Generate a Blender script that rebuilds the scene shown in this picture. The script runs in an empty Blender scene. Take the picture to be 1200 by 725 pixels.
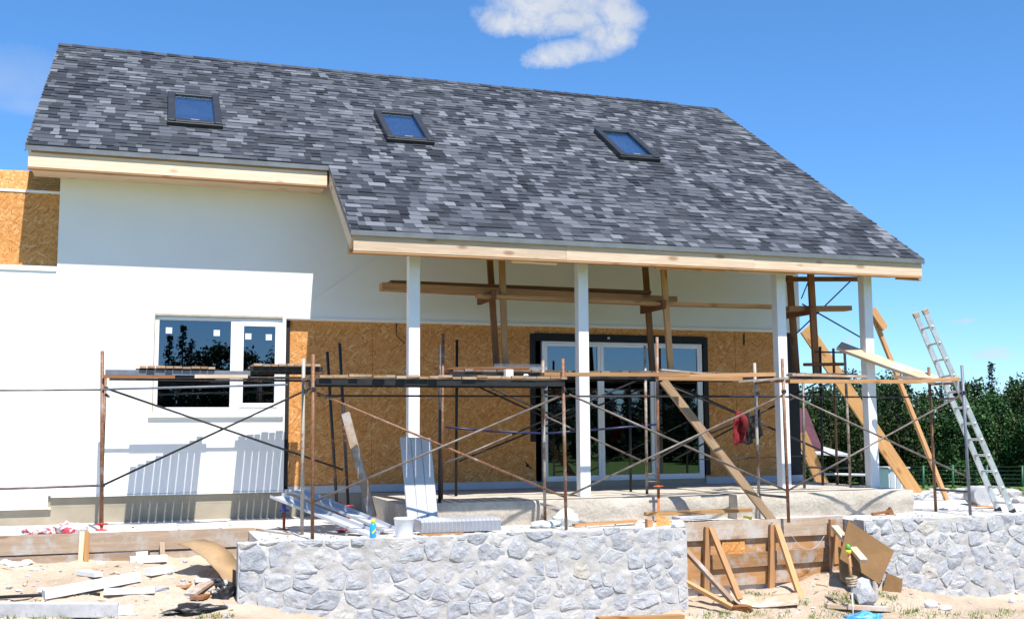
import bpy, bmesh, math, random
from mathutils import Vector, Matrix, noise
random.seed(7)
RND = random.Random(11)
scene = bpy.context.scene
COL = scene.collection
R = math.radians

# ---------------------------------------------------------------- camera model (metres; z = 0 is the patio door threshold)
CF, PITCH, ROLL, YAW, EYE = 1273.3, .10625, -.0055, .32045, .871
FW = Vector((math.sin(YAW)*math.cos(PITCH), math.cos(YAW)*math.cos(PITCH), math.sin(PITCH)))
_r = Vector((math.cos(YAW), -math.sin(YAW), 0)); _u = _r.cross(FW)
CR = _r*math.cos(ROLL)+_u*math.sin(ROLL); CU = -_r*math.sin(ROLL)+_u*math.cos(ROLL)
E0 = Vector((0, 0, EYE))
def ray(px, py): return FW+CR*((px-600)/CF)+CU*((362.5-py)/CF)
def P(px, py, x=None, y=None, z=None):
    """survey of the photograph: the point seen there on a plane of known depth, side or height"""
    d = ray(px, py)
    t = x/d.x if x is not None else y/d.y if y is not None else (z-EYE)/d.z
    return E0+d*t

# ---------------------------------------------------------------- nodes
def nn(nt, t, **kw):
    n = nt.nodes.new(t)
    for k, v in kw.items(): setattr(n, k, v)
    return n
def new_mat(name):
    m = bpy.data.materials.new(name); m.use_nodes = True
    nt = m.node_tree; b = nt.nodes['Principled BSDF']
    return m, nt, b
def lk(nt, a, b): nt.links.new(a, b)
def noise_n(nt, vec, scale, detail=4, rough=.55, dist=0.):
    n = nn(nt, 'ShaderNodeTexNoise'); n.inputs['Scale'].default_value = scale
    n.inputs['Detail'].default_value = detail; n.inputs['Roughness'].default_value = rough
    n.inputs['Distortion'].default_value = dist
    if vec is not None: lk(nt, vec, n.inputs['Vector'])
    return n
def ramp(nt, fac, stops):
    r = nn(nt, 'ShaderNodeValToRGB'); e = r.color_ramp.elements
    while len(e) < len(stops): e.new(.5)
    for i, (p, c) in enumerate(stops):
        e[i].position = p; e[i].color = (c[0], c[1], c[2], 1) if not isinstance(c, (int, float)) else (c, c, c, 1)
    lk(nt, fac, r.inputs['Fac']); return r
def mix(nt, fac, a, b, mode='MIX'):
    m = nn(nt, 'ShaderNodeMix', data_type='RGBA', blend_type=mode)
    for s, v in ((0, fac), (6, a), (7, b)):
        if isinstance(v, (int, float)): m.inputs[s].default_value = v
        elif isinstance(v, tuple): m.inputs[s].default_value = (v[0], v[1], v[2], 1)
        else: lk(nt, v, m.inputs[s])
    return m.outputs[2]
def math_n(nt, op, a, b=None, c=None):
    m = nn(nt, 'ShaderNodeMath', operation=op)
    for i, v in enumerate((a, b, c)):
        if v is None: continue
        if isinstance(v, (int, float)): m.inputs[i].default_value = v
        else: lk(nt, v, m.inputs[i])
    return m.outputs[0]
def bump(nt, b, h, strength=.3, dist=.01):
    n = nn(nt, 'ShaderNodeBump'); n.inputs['Strength'].default_value = strength; n.inputs['Distance'].default_value = dist
    lk(nt, h, n.inputs['Height']); lk(nt, n.outputs[0], b.inputs['Normal'])
def obj_vec(nt, scale=(1, 1, 1), seed=True):
    tc = nn(nt, 'ShaderNodeTexCoord'); mp = nn(nt, 'ShaderNodeMapping')
    mp.inputs['Scale'].default_value = scale; lk(nt, tc.outputs['Object'], mp.inputs['Vector'])
    if not seed: return mp.outputs[0]
    at = nn(nt, 'ShaderNodeAttribute', attribute_name='rnd'); oi = nn(nt, 'ShaderNodeObjectInfo')
    s = math_n(nt, 'ADD', math_n(nt, 'MULTIPLY', at.outputs['Fac'], 37.), math_n(nt, 'MULTIPLY', oi.outputs['Random'], 53.))
    cb = nn(nt, 'ShaderNodeCombineXYZ'); lk(nt, s, cb.inputs[0]); lk(nt, s, cb.inputs[1]); lk(nt, s, cb.inputs[2])
    v = nn(nt, 'ShaderNodeVectorMath', operation='ADD'); lk(nt, mp.outputs[0], v.inputs[0]); lk(nt, cb.outputs[0], v.inputs[1])
    return v.outputs[0]
def plain(name, c, rough=.6, var=.12, scale=6., metal=0., bmp=.0, spec=.5, bscale=40., tint=None):
    m, nt, b = new_mat(name); v = obj_vec(nt)
    n = noise_n(nt, v, scale, 5, .6)
    d = tint or tuple(x*(1-var*2.2) for x in c); l = tuple(min(1, x*(1+var)) for x in c)
    r = ramp(nt, n.outputs['Fac'], [(.3, d), (.68, l)])
    lk(nt, r.outputs[0], b.inputs['Base Color'])
    b.inputs['Roughness'].default_value = rough; b.inputs['Metallic'].default_value = metal
    b.inputs['Specular IOR Level'].default_value = spec
    if bmp:
        n2 = noise_n(nt, v, bscale, 6, .65); bump(nt, b, n2.outputs['Fac'], bmp, .01)
    return m
def wood(name, c, axis=0, dark=.55, knots=True, stain=None, rough=.7, var=.25):
    m, nt, b = new_mat(name)
    sc = [14., 14., 14.]; sc[axis] = .9
    v = obj_vec(nt, tuple(sc)); g = noise_n(nt, v, 2.2, 6, .62, .6)
    cd = tuple(x*dark for x in c)
    r = ramp(nt, g.outputs['Fac'], [(.28, cd), (.45, tuple(x*.85 for x in c)), (.7, tuple(min(1, x*1.12) for x in c))])
    col = r.outputs[0]
    v2 = obj_vec(nt, (1, 1, 1)); n2 = noise_n(nt, v2, 1.7, 4, .6)
    col = mix(nt, math_n(nt, 'MULTIPLY', n2.outputs['Fac'], var*2), col, tuple(x*y for x, y in zip(c, (.55, .5, .45))))
    if knots:
        ks = [5.5, 5.5, 5.5]; ks[axis] = 2.2
        vo = nn(nt, 'ShaderNodeTexVoronoi'); vo.inputs['Scale'].default_value = 1.; lk(nt, obj_vec(nt, tuple(ks)), vo.inputs['Vector'])
        k = ramp(nt, vo.outputs['Distance'], [(.10, 1.), (.22, 0.)])
        col = mix(nt, math_n(nt, 'MULTIPLY', k.outputs[0], .75), col, tuple(x*y for x, y in zip(c, (.42, .3, .22))))
    if stain:
        n3 = noise_n(nt, v2, 3.1, 6, .7); s = ramp(nt, n3.outputs['Fac'], [(.48, 0.), (.6, 1.)])
        col = mix(nt, math_n(nt, 'MULTIPLY', s.outputs[0], .8), col, stain)
    at = nn(nt, 'ShaderNodeAttribute', attribute_name='rnd')
    hv = nn(nt, 'ShaderNodeHueSaturation'); lk(nt, col, hv.inputs['Color'])
    lk(nt, math_n(nt, 'MULTIPLY_ADD', at.outputs['Fac'], .5, .75), hv.inputs['Value'])
    lk(nt, hv.outputs[0], b.inputs['Base Color']); b.inputs['Roughness'].default_value = rough
    b.inputs['Specular IOR Level'].default_value = .25
    bump(nt, b, g.outputs['Fac'], .25, .004)
    return m
def osb(name, rot=0., bright=1.):
    m, nt, b = new_mat(name)
    tc = nn(nt, 'ShaderNodeTexCoord'); sx = nn(nt, 'ShaderNodeSeparateXYZ'); lk(nt, tc.outputs['Object'], sx.inputs[0])
    cb = nn(nt, 'ShaderNodeCombineXYZ'); lk(nt, sx.outputs[0], cb.inputs[0])
    lk(nt, math_n(nt, 'ADD', sx.outputs[2], sx.outputs[1]), cb.inputs[1])
    cols = []
    warp = noise_n(nt, cb.outputs[0], 1.3, 2); 
    for i, (ang, sxy) in enumerate(((1.5, (14, 56)), (-.35, (15, 60)), (.5, (13, 54)), (2.3, (15, 58)))):
        mp = nn(nt, 'ShaderNodeMapping'); mp.inputs['Rotation'].default_value = (0, 0, ang+rot); mp.inputs['Location'].default_value = (i*3.7, i*1.9, 0)
        mixv = nn(nt, 'ShaderNodeVectorMath', operation='ADD'); lk(nt, cb.outputs[0], mixv.inputs[0])
        sc_ = nn(nt, 'ShaderNodeVectorMath', operation='SCALE'); lk(nt, warp.outputs['Color'], sc_.inputs[0]); sc_.inputs['Scale'].default_value = .10
        lk(nt, sc_.outputs[0], mixv.inputs[1]); lk(nt, mixv.outputs[0], mp.inputs['Vector'])
        m2 = nn(nt, 'ShaderNodeMapping'); m2.inputs['Scale'].default_value = (sxy[0], sxy[1], 1); lk(nt, mp.outputs[0], m2.inputs['Vector'])
        vo = nn(nt, 'ShaderNodeTexVoronoi', voronoi_dimensions='2D'); vo.inputs['Scale'].default_value = 1.; vo.inputs['Randomness'].default_value = 1
        lk(nt, m2.outputs[0], vo.inputs['Vector'])
        sp = nn(nt, 'ShaderNodeSeparateColor'); lk(nt, vo.outputs['Color'], sp.inputs[0]); cols.append(sp)
    k = bright
    pal = [(0., (.44*k, .175*k, .05*k)), (.2, (.60*k, .255*k, .072*k)), (.65, (.70*k, .325*k, .10*k)), (.9, (.76*k, .41*k, .15*k)), (1., (.82*k, .56*k, .31*k))]
    a = ramp(nt, cols[0].outputs[0], pal).outputs[0]
    for s, th in ((cols[1], .52), (cols[2], .6), (cols[3], .68)):
        f = ramp(nt, s.outputs[1], [(th, 0.), (th+.03, 1.)]).outputs[0]
        a = mix(nt, f, a, ramp(nt, s.outputs[0], pal).outputs[0])
    big = noise_n(nt, cb.outputs[0], .9, 3)
    a = mix(nt, math_n(nt, 'MULTIPLY', big.outputs['Fac'], .35), a, (.46*k, .195*k, .052*k))
    fine = noise_n(nt, cb.outputs[0], 55, 3); a = mix(nt, .35, a, ramp(nt, fine.outputs['Fac'], [(.3, .35), (.7, 1.)]).outputs[0], 'MULTIPLY')
    lk(nt, a, b.inputs['Base Color']); b.inputs['Roughness'].default_value = .7; b.inputs['Specular IOR Level'].default_value = .25
    bump(nt, b, cols[1].outputs[0], .15, .004)
    return m
def rusty(name, paint, amount=.5, rough=.55):
    m, nt, b = new_mat(name)
    v = obj_vec(nt, (1, 1, 1)); n = noise_n(nt, v, 3.2, 7, .7); n2 = noise_n(nt, v, 26, 5, .7)
    f = ramp(nt, math_n(nt, 'ADD', math_n(nt, 'MULTIPLY', n.outputs['Fac'], .7), math_n(nt, 'MULTIPLY', n2.outputs['Fac'], .3)), [(.62-amount*.28, 0.), (.68-amount*.24, 1.)])
    rc = ramp(nt, n2.outputs['Fac'], [(.3, (.085, .036, .018)), (.5, (.20, .085, .038)), (.7, (.32, .17, .09))])
    lk(nt, mix(nt, f.outputs[0], paint, rc.outputs[0]), b.inputs['Base Color'])
    b.inputs['Roughness'].default_value = rough; bump(nt, b, n2.outputs['Fac'], .3, .002)
    return m

M = {}
def build_materials():
    M['pine'] = wood('pine_fresh', (.71, .53, .38), 0, .86, True, var=.06)
    M['plank_tan'] = wood('plank_tan', (.40, .275, .17), 0, .6)
    M['board'] = wood('board_orange', (.54, .30, .14), 0, .6)
    M['board_dark'] = wood('board_brown', (.27, .12, .052), 0, .5)
    M['board_old'] = wood('board_weathered', (.40, .28, .19), 0, .55, True, (.42, .40, .38))
    M['form'] = wood('formwork_wood', (.56, .42, .30), 0, .72, True, (.52, .49, .45))
    M['form2'] = wood('formwork_wood_splashed', (.46, .25, .11), 0, .7, True, (.40, .39, .37))
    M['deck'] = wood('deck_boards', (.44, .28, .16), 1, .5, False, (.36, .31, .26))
    M['osb'] = osb('osb_strands'); M['osb2'] = osb('osb_strands_turned', .9)
    M['hard'] = plain('hardboard', (.36, .235, .12), .75, .12, 5, bmp=.1)
    M['steel'] = plain('black_steel', (.010, .010, .012), .6, .3, 12, metal=.0)
    M['galv'] = plain('weathered_tube', (.17, .15, .135), .5, .2, 9, metal=.2, tint=(.09, .06, .045))
    M['rust'] = rusty('rusty_tube', (.34, .30, .27), .78)
    M['rust2'] = rusty('rust_brown_tube', (.20, .10, .055), .8)
    M['rust_dark'] = rusty('dark_painted_tube', (.018, .019, .024), .22)
    M['rust_pale'] = rusty('pale_painted_tube', (.36, .33, .29), .5)
    M['bluepaint'] = plain('blue_painted_tube', (.018, .022, .09), .45, .3, 12)
    M['greyblue'] = plain('grey_painted_tube', (.16, .18, .22), .45, .12, 9)
    M['alu'] = plain('ladder_aluminium', (.62, .64, .66), .38, .1, 7, metal=.55, bmp=.05)
    M['redpaint'] = plain('red_paint', (.55, .03, .03), .5, .1, 8)
    M['orangepaint'] = plain('orange_jack_paint', (.5, .12, .03), .5, .15, 8)
    M['pvc'] = plain('white_pvc', (.80, .81, .83), .3, .03, 3)
    M['pvcgrey'] = plain('pvc_panel', (.46, .475, .51), .35, .04, 3)
    M['foam'] = plain('white_foam', (.74, .74, .735), .8, .04, 9, bmp=.25, bscale=90)
    M['render'] = plain('white_plaster', (.80, .80, .79), .85, .018, .8, bmp=.06, bscale=160)
    M['plinth'] = plain('plinth_plaster', (.375, .325, .24), .9, .08, 2.2, bmp=.2, bscale=60)
    M['black'] = plain('black_membrane', (.006, .006, .0065), .7, .3, 6)
    M['grey_metal'] = plain('grey_drip_metal', (.16, .17, .18), .5, .1, 4, metal=.2)
    M['sky_frame'] = plain('skylight_metal', (.028, .028, .030), .42, .12, 5)
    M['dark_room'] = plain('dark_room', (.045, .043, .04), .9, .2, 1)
    M['yellow'] = plain('yellow_plastic', (.75, .62, .03), .4, .05, 5)
    M['bluecan'] = plain('blue_can', (.02, .33, .62), .3, .06, 5)
    M['teal'] = plain('teal_plastic', (.02, .33, .29), .4, .1, 5)
    M['redcloth'] = plain('red_cloth', (.20, .007, .012), .9, .25, 7, bmp=.3)
    M['blackcloth'] = plain('black_cloth', (.013, .012, .014), .9, .3, 7, bmp=.3)
    def see_through(m, a):
        b = m.node_tree.nodes['Principled BSDF']; b.inputs['Alpha'].default_value = a; return m
    M['film'] = see_through(plain('clear_film', (.6, .62, .62), .3, .1, 9), .3)
    M['plastic'] = plain('clear_plastic', (.70, .74, .74), .25, .1, 9, bmp=.2)
    M['bluenut'] = plain('blue_nut_paint', (.03, .06, .35), .4, .1, 8)
    M['bluebag'] = plain('blue_plastic_bag', (.10, .40, .72), .35, .3, 14, bmp=.3)
    M['blackfilm'] = plain('black_film', (.018, .018, .02), .35, .3, 6, bmp=.3)
    M['rope'] = plain('rope', (.42, .34, .24), .9, .25, 30, bmp=.4)
    M['sticker'] = plain('glass_sticker', (.72, .80, .76), .6, .05, 30)
    M['fencegreen'] = plain('green_fence_paint', (.008, .085, .035), .5, .12, 5)
    M['maroon'] = plain('maroon_roof', (.085, .022, .03), .6, .15, 3)
    M['paver'] = plain('grey_paver', (.44, .44, .45), .85, .12, 7, bmp=.3)
    M['bark'] = plain('bark', (.09, .065, .045), .9, .3, 9, bmp=.5)
    M['log'] = wood('log_end', (.46, .28, .17), 0, .6, False)
    # concretes
    for nm, c, dk, bs in (('concrete', (.58, .53, .45), (.45, .40, .33), 26), ('terrace', (.70, .67, .625), (.54, .51, .47), 20)):
        m, nt, b = new_mat(nm); g = nn(nt, 'ShaderNodeNewGeometry'); v = g.outputs['Position']
        n = noise_n(nt, v, 1.4, 8, .68); n2 = noise_n(nt, v, bs, 6, .7); n3 = noise_n(nt, v, 5.5, 5, .7, .5)
        r = ramp(nt, n.outputs['Fac'], [(.34, dk), (.62, c)])
        col = mix(nt, ramp(nt, n3.outputs['Fac'], [(.50, 0.), (.72, .55)]).outputs[0], r.outputs[0], tuple(x*.7 for x in dk))
        col = mix(nt, .3, col, ramp(nt, n2.outputs['Fac'], [(.3, .5), (.62, 1.)]).outputs[0], 'MULTIPLY')
        lk(nt, col, b.inputs['Base Color']); b.inputs['Roughness'].default_value = .95; b.inputs['Specular IOR Level'].default_value = .2
        bump(nt, b, math_n(nt, 'ADD', n2.outputs['Fac'], math_n(nt, 'MULTIPLY', n3.outputs['Fac'], 2.)), .55, .02); M[nm] = m
    # field stone, colour per stone
    m, nt, b = new_mat('field_stone'); at = nn(nt, 'ShaderNodeAttribute', attribute_name='rnd'); v = obj_vec(nt)
    base = ramp(nt, at.outputs['Fac'], [(0., (.31, .33, .365)), (.3, (.38, .40, .43)), (.6, (.43, .445, .47)), (.88, (.47, .475, .48)), (.97, (.49, .475, .44)), (1., (.50, .44, .34))])
    n = noise_n(nt, v, 7, 8, .72, .8); n2 = noise_n(nt, v, 34, 6, .7)
    c = mix(nt, ramp(nt, n.outputs['Fac'], [(.42, 0.), (.7, .6)]).outputs[0], base.outputs[0], (.58, .58, .58))
    c = mix(nt, ramp(nt, n.outputs['Fac'], [(.24, .5), (.36, 0.)]).outputs[0], c, (.24, .255, .28))
    c = mix(nt, .35, c, ramp(nt, n2.outputs['Fac'], [(.32, .45), (.6, 1.)]).outputs[0], 'MULTIPLY')
    lk(nt, c, b.inputs['Base Color']); b.inputs['Roughness'].default_value = .85; b.inputs['Specular IOR Level'].default_value = .25
    bump(nt, b, math_n(nt, 'ADD', math_n(nt, 'MULTIPLY', n.outputs['Fac'], 2.), n2.outputs['Fac']), .7, .02); M['stone'] = m
    M['mortar'] = plain('mortar', (.48, .465, .445), .95, .13, 4, bmp=.9, bscale=38)
    # roof shingles, colour per tab
    m, nt, b = new_mat('shingle'); at = nn(nt, 'ShaderNodeAttribute', attribute_name='rnd'); v = obj_vec(nt, seed=False)
    base = ramp(nt, at.outputs['Fac'], [(0., (.018, .021, .027)), (.28, (.036, .041, .052)), (.52, (.070, .077, .093)), (.76, (.112, .122, .141)), (.9, (.152, .163, .184)), (1., (.195, .206, .226))])
    n = noise_n(nt, v, 90, 4, .8); n2 = noise_n(nt, v, .5, 3)
    c = mix(nt, .5, base.outputs[0], ramp(nt, n.outputs['Fac'], [(.3, .45), (.65, 1.)]).outputs[0], 'MULTIPLY')
    c = mix(nt, ramp(nt, n2.outputs['Fac'], [(.4, 0.), (.7, .22)]).outputs[0], c, (.10, .106, .118))
    lk(nt, c, b.inputs['Base Color']); b.inputs['Roughness'].default_value = .92; b.inputs['Specular IOR Level'].default_value = .25
    bump(nt, b, n.outputs['Fac'], .5, .004); M['shingle'] = m
    # window glass: partial mirror over a see-through pane
    for nm, tr, f0 in (('glass', (.14, .16, .16), .15), ('roof_glass', (.8, .85, .9), .28)):
        m = bpy.data.materials.new(nm); m.use_nodes = True; nt = m.node_tree; nt.nodes.clear()
        o = nn(nt, 'ShaderNodeOutputMaterial'); mx = nn(nt, 'ShaderNodeMixShader'); tp = nn(nt, 'ShaderNodeBsdfTransparent'); gl = nn(nt, 'ShaderNodeBsdfGlossy')
        tp.inputs[0].default_value = (*tr, 1); gl.inputs['Roughness'].default_value = .0; gl.inputs['Color'].default_value = (.72, .86, 1, 1)
        fr = nn(nt, 'ShaderNodeLayerWeight'); fr.inputs['Blend'].default_value = .25
        lk(nt, math_n(nt, 'MULTIPLY_ADD', fr.outputs['Fresnel'], .4, f0), mx.inputs[0])
        tcn = noise_n(nt, obj_vec(nt), .8, 2); bp = nn(nt, 'ShaderNodeBump'); bp.inputs['Strength'].default_value = .012; lk(nt, tcn.outputs['Fac'], bp.inputs['Height']); lk(nt, bp.outputs[0], gl.inputs['Normal'])
        lk(nt, tp.outputs[0], mx.inputs[1]); lk(nt, gl.outputs[0], mx.inputs[2]); lk(nt, mx.outputs[0], o.inputs[0]); M[nm] = m
    m, nt, b = new_mat('leaf'); at = nn(nt, 'ShaderNodeAttribute', attribute_name='rnd'); oi = nn(nt, 'ShaderNodeObjectInfo')
    r = ramp(nt, at.outputs['Fac'], [(0., (.018, .042, .012)), (.5, (.034, .072, .019)), (1., (.070, .125, .035))])
    hs = nn(nt, 'ShaderNodeHueSaturation'); lk(nt, r.outputs[0], hs.inputs['Color']); lk(nt, math_n(nt, 'MULTIPLY_ADD', oi.outputs['Random'], .7, .6), hs.inputs['Value'])
    lk(nt, math_n(nt, 'MULTIPLY_ADD', oi.outputs['Random'], .05, .475), hs.inputs['Hue'])
    lk(nt, hs.outputs[0], b.inputs['Base Color']); b.inputs['Roughness'].default_value = .7; b.inputs['Specular IOR Level'].default_value = .2; M['leaf'] = m
    m, nt, b = new_mat('needles'); at = nn(nt, 'ShaderNodeAttribute', attribute_name='rnd')
    r = ramp(nt, at.outputs['Fac'], [(0., (.012, .028, .014)), (1., (.034, .062, .030))]); lk(nt, r.outputs[0], b.inputs['Base Color']); b.inputs['Roughness'].default_value = .8; M['needle'] = m
    m, nt, b = new_mat('grass_blade'); at = nn(nt, 'ShaderNodeAttribute', attribute_name='rnd')
    r = ramp(nt, at.outputs['Fac'], [(0., (.07, .13, .025)), (.6, (.16, .24, .05)), (1., (.30, .31, .11))]); lk(nt, r.outputs[0], b.inputs['Base Color']); b.inputs['Roughness'].default_value = .8; M['blade'] = m
    # ground: bare sand about the building site, meadow beyond
    m, nt, b = new_mat('sand_and_meadow'); g = nn(nt, 'ShaderNodeNewGeometry'); v = g.outputs['Position']; sx = nn(nt, 'ShaderNodeSeparateXYZ'); lk(nt, v, sx.inputs[0])
    n = noise_n(nt, v, 1.1, 8, .7); n2 = noise_n(nt, v, 30, 7, .75); n3 = noise_n(nt, v, .35, 5, .6)
    sand = ramp(nt, n.outputs['Fac'], [(.3, (.42, .32, .23)), (.5, (.55, .44, .33)), (.7, (.64, .545, .43))]).outputs[0]
    sand = mix(nt, .4, sand, ramp(nt, n2.outputs['Fac'], [(.3, .5), (.6, 1.)]).outputs[0], 'MULTIPLY')
    n4 = noise_n(nt, v, 3.2, 6, .75)
    grass = ramp(nt, n4.outputs['Fac'], [(.3, (.075, .13, .025)), (.55, (.15, .225, .05)), (.75, (.25, .28, .09))]).outputs[0]
    fy = math_n(nt, 'ABSOLUTE', math_n(nt, 'SUBTRACT', sx.outputs[1], 12.5)); fx = math_n(nt, 'ABSOLUTE', math_n(nt, 'SUBTRACT', sx.outputs[0], 4.5))
    d = math_n(nt, 'MAXIMUM', math_n(nt, 'DIVIDE', fy, 4.2), math_n(nt, 'DIVIDE', fx, 11.))
    f = ramp(nt, math_n(nt, 'ADD', d, math_n(nt, 'MULTIPLY', math_n(nt, 'SUBTRACT', n3.outputs['Fac'], .5), .5)), [(.48, 0.), (.52, 1.)])
    f.color_ramp.elements[0].position = .92; f.color_ramp.elements[1].position = .99
    lk(nt, mix(nt, f.outputs[0], sand, grass), b.inputs['Base Color']); b.inputs['Roughness'].default_value = .95; b.inputs['Specular IOR Level'].default_value = .15
    bump(nt, b, math_n(nt, 'ADD', n2.outputs['Fac'], math_n(nt, 'MULTIPLY', n4.outputs['Fac'], 2.)), .7, .04); M['ground'] = m
build_materials()

# ---------------------------------------------------------------- mesh building
class MB:
    def __init__(s): s.v = []; s.f = []; s.r = []; s.cur = .5
    def piece(s, r=None): s.cur = RND.random() if r is None else r; return s
    def add(s, vs, fs):
        b = len(s.v); s.v += [Vector(v) for v in vs]
        for f in fs: s.f.append([i+b for i in f]); s.r.append(s.cur)
    def box(s, a, b):
        x0, y0, z0 = a; x1, y1, z1 = b
        s.add([(x0, y0, z0), (x1, y0, z0), (x1, y1, z0), (x0, y1, z0), (x0, y0, z1), (x1, y0, z1), (x1, y1, z1), (x0, y1, z1)],
              [(0, 3, 2, 1), (4, 5, 6, 7), (0, 1, 5, 4), (1, 2, 6, 5), (2, 3, 7, 6), (3, 0, 4, 7)]); return s
    def hexa(s, q0, q1):
        s.add(list(q0)+list(q1), [(3, 2, 1, 0), (4, 5, 6, 7), (0, 1, 5, 4), (1, 2, 6, 5), (2, 3, 7, 6), (3, 0, 4, 7)]); return s
    def bar(s, p0, p1, w, h, up=(0, 0, 1)):
        p0 = Vector(p0); p1 = Vector(p1); d = (p1-p0).normalized(); u = Vector(up)
        sd = d.cross(u)
        if sd.length < 1e-4: sd = d.cross(Vector((1, 0, 0)))
        sd.normalize(); u = sd.cross(d).normalized(); a = sd*(w/2); b = u*(h/2)
        s.hexa([p0-a-b, p0+a-b, p0+a+b, p0-a+b], [p1-a-b, p1+a-b, p1+a+b, p1-a+b]); return s
    def tube(s, pts, r, n=8, cap=True):
        pts = [Vector(p) for p in pts]; rings = []
        ref = None
        for i, p in enumerate(pts):
            d = (pts[min(i+1, len(pts)-1)]-pts[max(i-1, 0)]).normalized()
            if ref is None: ref = Vector((0, 0, 1)) if abs(d.z) < .9 else Vector((1, 0, 0))
            a = d.cross(ref).normalized(); b = d.cross(a); rr = r[i] if isinstance(r, (list, tuple)) else r
            rings.append([p+a*(rr*math.cos(2*math.pi*k/n))+b*(rr*math.sin(2*math.pi*k/n)) for k in range(n)])
        vs = [v for g in rings for v in g]; fs = []
        for i in range(len(pts)-1):
            for k in range(n): fs.append((i*n+k, i*n+(k+1) % n, (i+1)*n+(k+1) % n, (i+1)*n+k))
        if cap: fs.append(tuple(range(n))[::-1]); fs.append(tuple((len(pts)-1)*n+k for k in range(n)))
        s.add(vs, fs); return s
    def sheet(s, rows, t=0., nrm=None):
        """grid of points rows x cols as a thin slab of thickness t"""
        a = len(rows); c = len(rows[0]); vs = [Vector(p) for r in rows for p in r]
        fs = [(i*c+j, i*c+j+1, (i+1)*c+j+1, (i+1)*c+j) for i in range(a-1) for j in range(c-1)]
        if t:
            n = len(vs); nv = nrm and Vector(nrm)
            off = []
            for i in range(a):
                for j in range(c):
                    if nv: off.append(nv*t); continue
                    e1 = vs[i*c+min(j+1, c-1)]-vs[i*c+max(j-1, 0)]; e2 = vs[min(i+1, a-1)*c+j]-vs[max(i-1, 0)*c+j]
                    off.append(e1.cross(e2).normalized()*t)
            vs = vs+[v+o for v, o in zip(vs, off)]
            fs = [tuple(reversed(f)) for f in fs]+[tuple(i+n for i in f) for f in fs]
            rim = [j for j in range(c)]+[i*c+c-1 for i in range(1, a)]+[(a-1)*c+j for j in range(c-2, -1, -1)]+[i*c for i in range(a-2, 0, -1)]
            for i, k in enumerate(rim):
                k2 = rim[(i+1) % len(rim)]; fs.append((k, k2, k2+n, k+n))
        s.add(vs, fs); return s
    def build(s, name, mat, parent=None, smooth=False, bev=0., origin=None):
        o_ = LOC[parent.name] if parent is not None else origin
        if o_ is None:
            xs = [v.x for v in s.v]; ys = [v.y for v in s.v]; o_ = Vector(((min(xs)+max(xs))/2, (min(ys)+max(ys))/2, min(v.z for v in s.v)))
        me = bpy.data.meshes.new(name); me.from_pydata([tuple(v-o_) for v in s.v], [], s.f)
        at = me.attributes.new('rnd', 'FLOAT', 'FACE'); at.data.foreach_set('value', s.r)
        bm = bmesh.new(); bm.from_mesh(me)
        bmesh.ops.recalc_face_normals(bm, faces=bm.faces)
        if bev: bmesh.ops.bevel(bm, geom=bm.edges[:], offset=bev, segments=1, affect='EDGES', clamp_overlap=True)
        bm.to_mesh(me); bm.free()
        if smooth:
            for p in me.polygons: p.use_smooth = True
        me.materials.append(mat); ob = bpy.data.objects.new(name, me); COL.objects.link(ob)
        if parent is not None: ob.parent = parent; LOC[ob.name] = o_
        else: ob.location = o_; LOC[ob.name] = Vector(o_)
        return ob
LOC = {}
def thing(name, label, cat, loc, group=None):
    o = bpy.data.objects.new(name, None); COL.objects.link(o); o.location = loc; o.empty_display_size = .2
    LOC[o.name] = Vector(loc); o['label'] = label; o['category'] = cat
    if group: o['group'] = group
    return o
def tag(o, label, cat, group=None):
    o['label'] = label; o['category'] = cat
    if group: o['group'] = group
    return o
def struct(o): o['kind'] = 'structure'; return o
def stuff(o, label=None, cat=None):
    o['kind'] = 'stuff'
    if label: o['label'] = label; o['category'] = cat
    return o
def plank(name, p0, p1, w, t, mat, parent=None, up=(0, 0, 1), bend=0., bev=.004, seg=6):
    """a board of its own: local X runs along the grain; w across, t thick along up; slightly warped"""
    p0 = Vector(p0); p1 = Vector(p1); L = (p1-p0).length; x = (p1-p0).normalized()
    y = Vector(up).cross(x)
    if y.length < 1e-4: y = Vector((1, 0, 0)).cross(x)
    y.normalize(); z = x.cross(y)
    mb = MB(); mb.piece(); tw = RND.uniform(-.012, .012)
    rings = []
    for i in range(seg+1):
        f = i/seg; o = 4*f*(1-f)*bend; a = tw*(f-.5)
        q = [(-w/2, -t/2), (w/2, -t/2), (w/2, t/2), (-w/2, t/2)]
        rings.append([(f*L, c[0]*math.cos(a)-c[1]*math.sin(a), o+c[0]*math.sin(a)+c[1]*math.cos(a)) for c in q])
    vs = [v for r in rings for v in r]; fs = [(3, 2, 1, 0), tuple(seg*4+k for k in range(4))]
    for i in range(seg):
        for k in range(4): fs.append((i*4+k, i*4+(k+1) % 4, (i+1)*4+(k+1) % 4, (i+1)*4+k))
    mb.add(vs, fs)
    ob = mb.build(name, mat, None, False, 0., Vector((0, 0, 0)))
    mw = Matrix((x, y, z)).transposed().to_4x4(); mw.translation = p0
    if parent is not None:
        ob.parent = parent; ob.matrix_basis = Matrix.Translation(-LOC[parent.name]) @ mw
    else: ob.matrix_basis = mw
    LOC[ob.name] = p0.copy()
    return ob
def lathe(mb, c, prof, n=16):
    c = Vector(c); vs = []; fs = []
    for z, r in prof: vs += [c+Vector((r*math.cos(2*math.pi*k/n), r*math.sin(2*math.pi*k/n), z)) for k in range(n)]
    for i in range(len(prof)-1):
        for k in range(n): fs.append((i*n+k, i*n+(k+1) % n, (i+1)*n+(k+1) % n, (i+1)*n+k))
    fs.append(tuple(range(n))[::-1]); fs.append(tuple((len(prof)-1)*n+k for k in range(n)))
    mb.add(vs, fs); return mb
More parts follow.
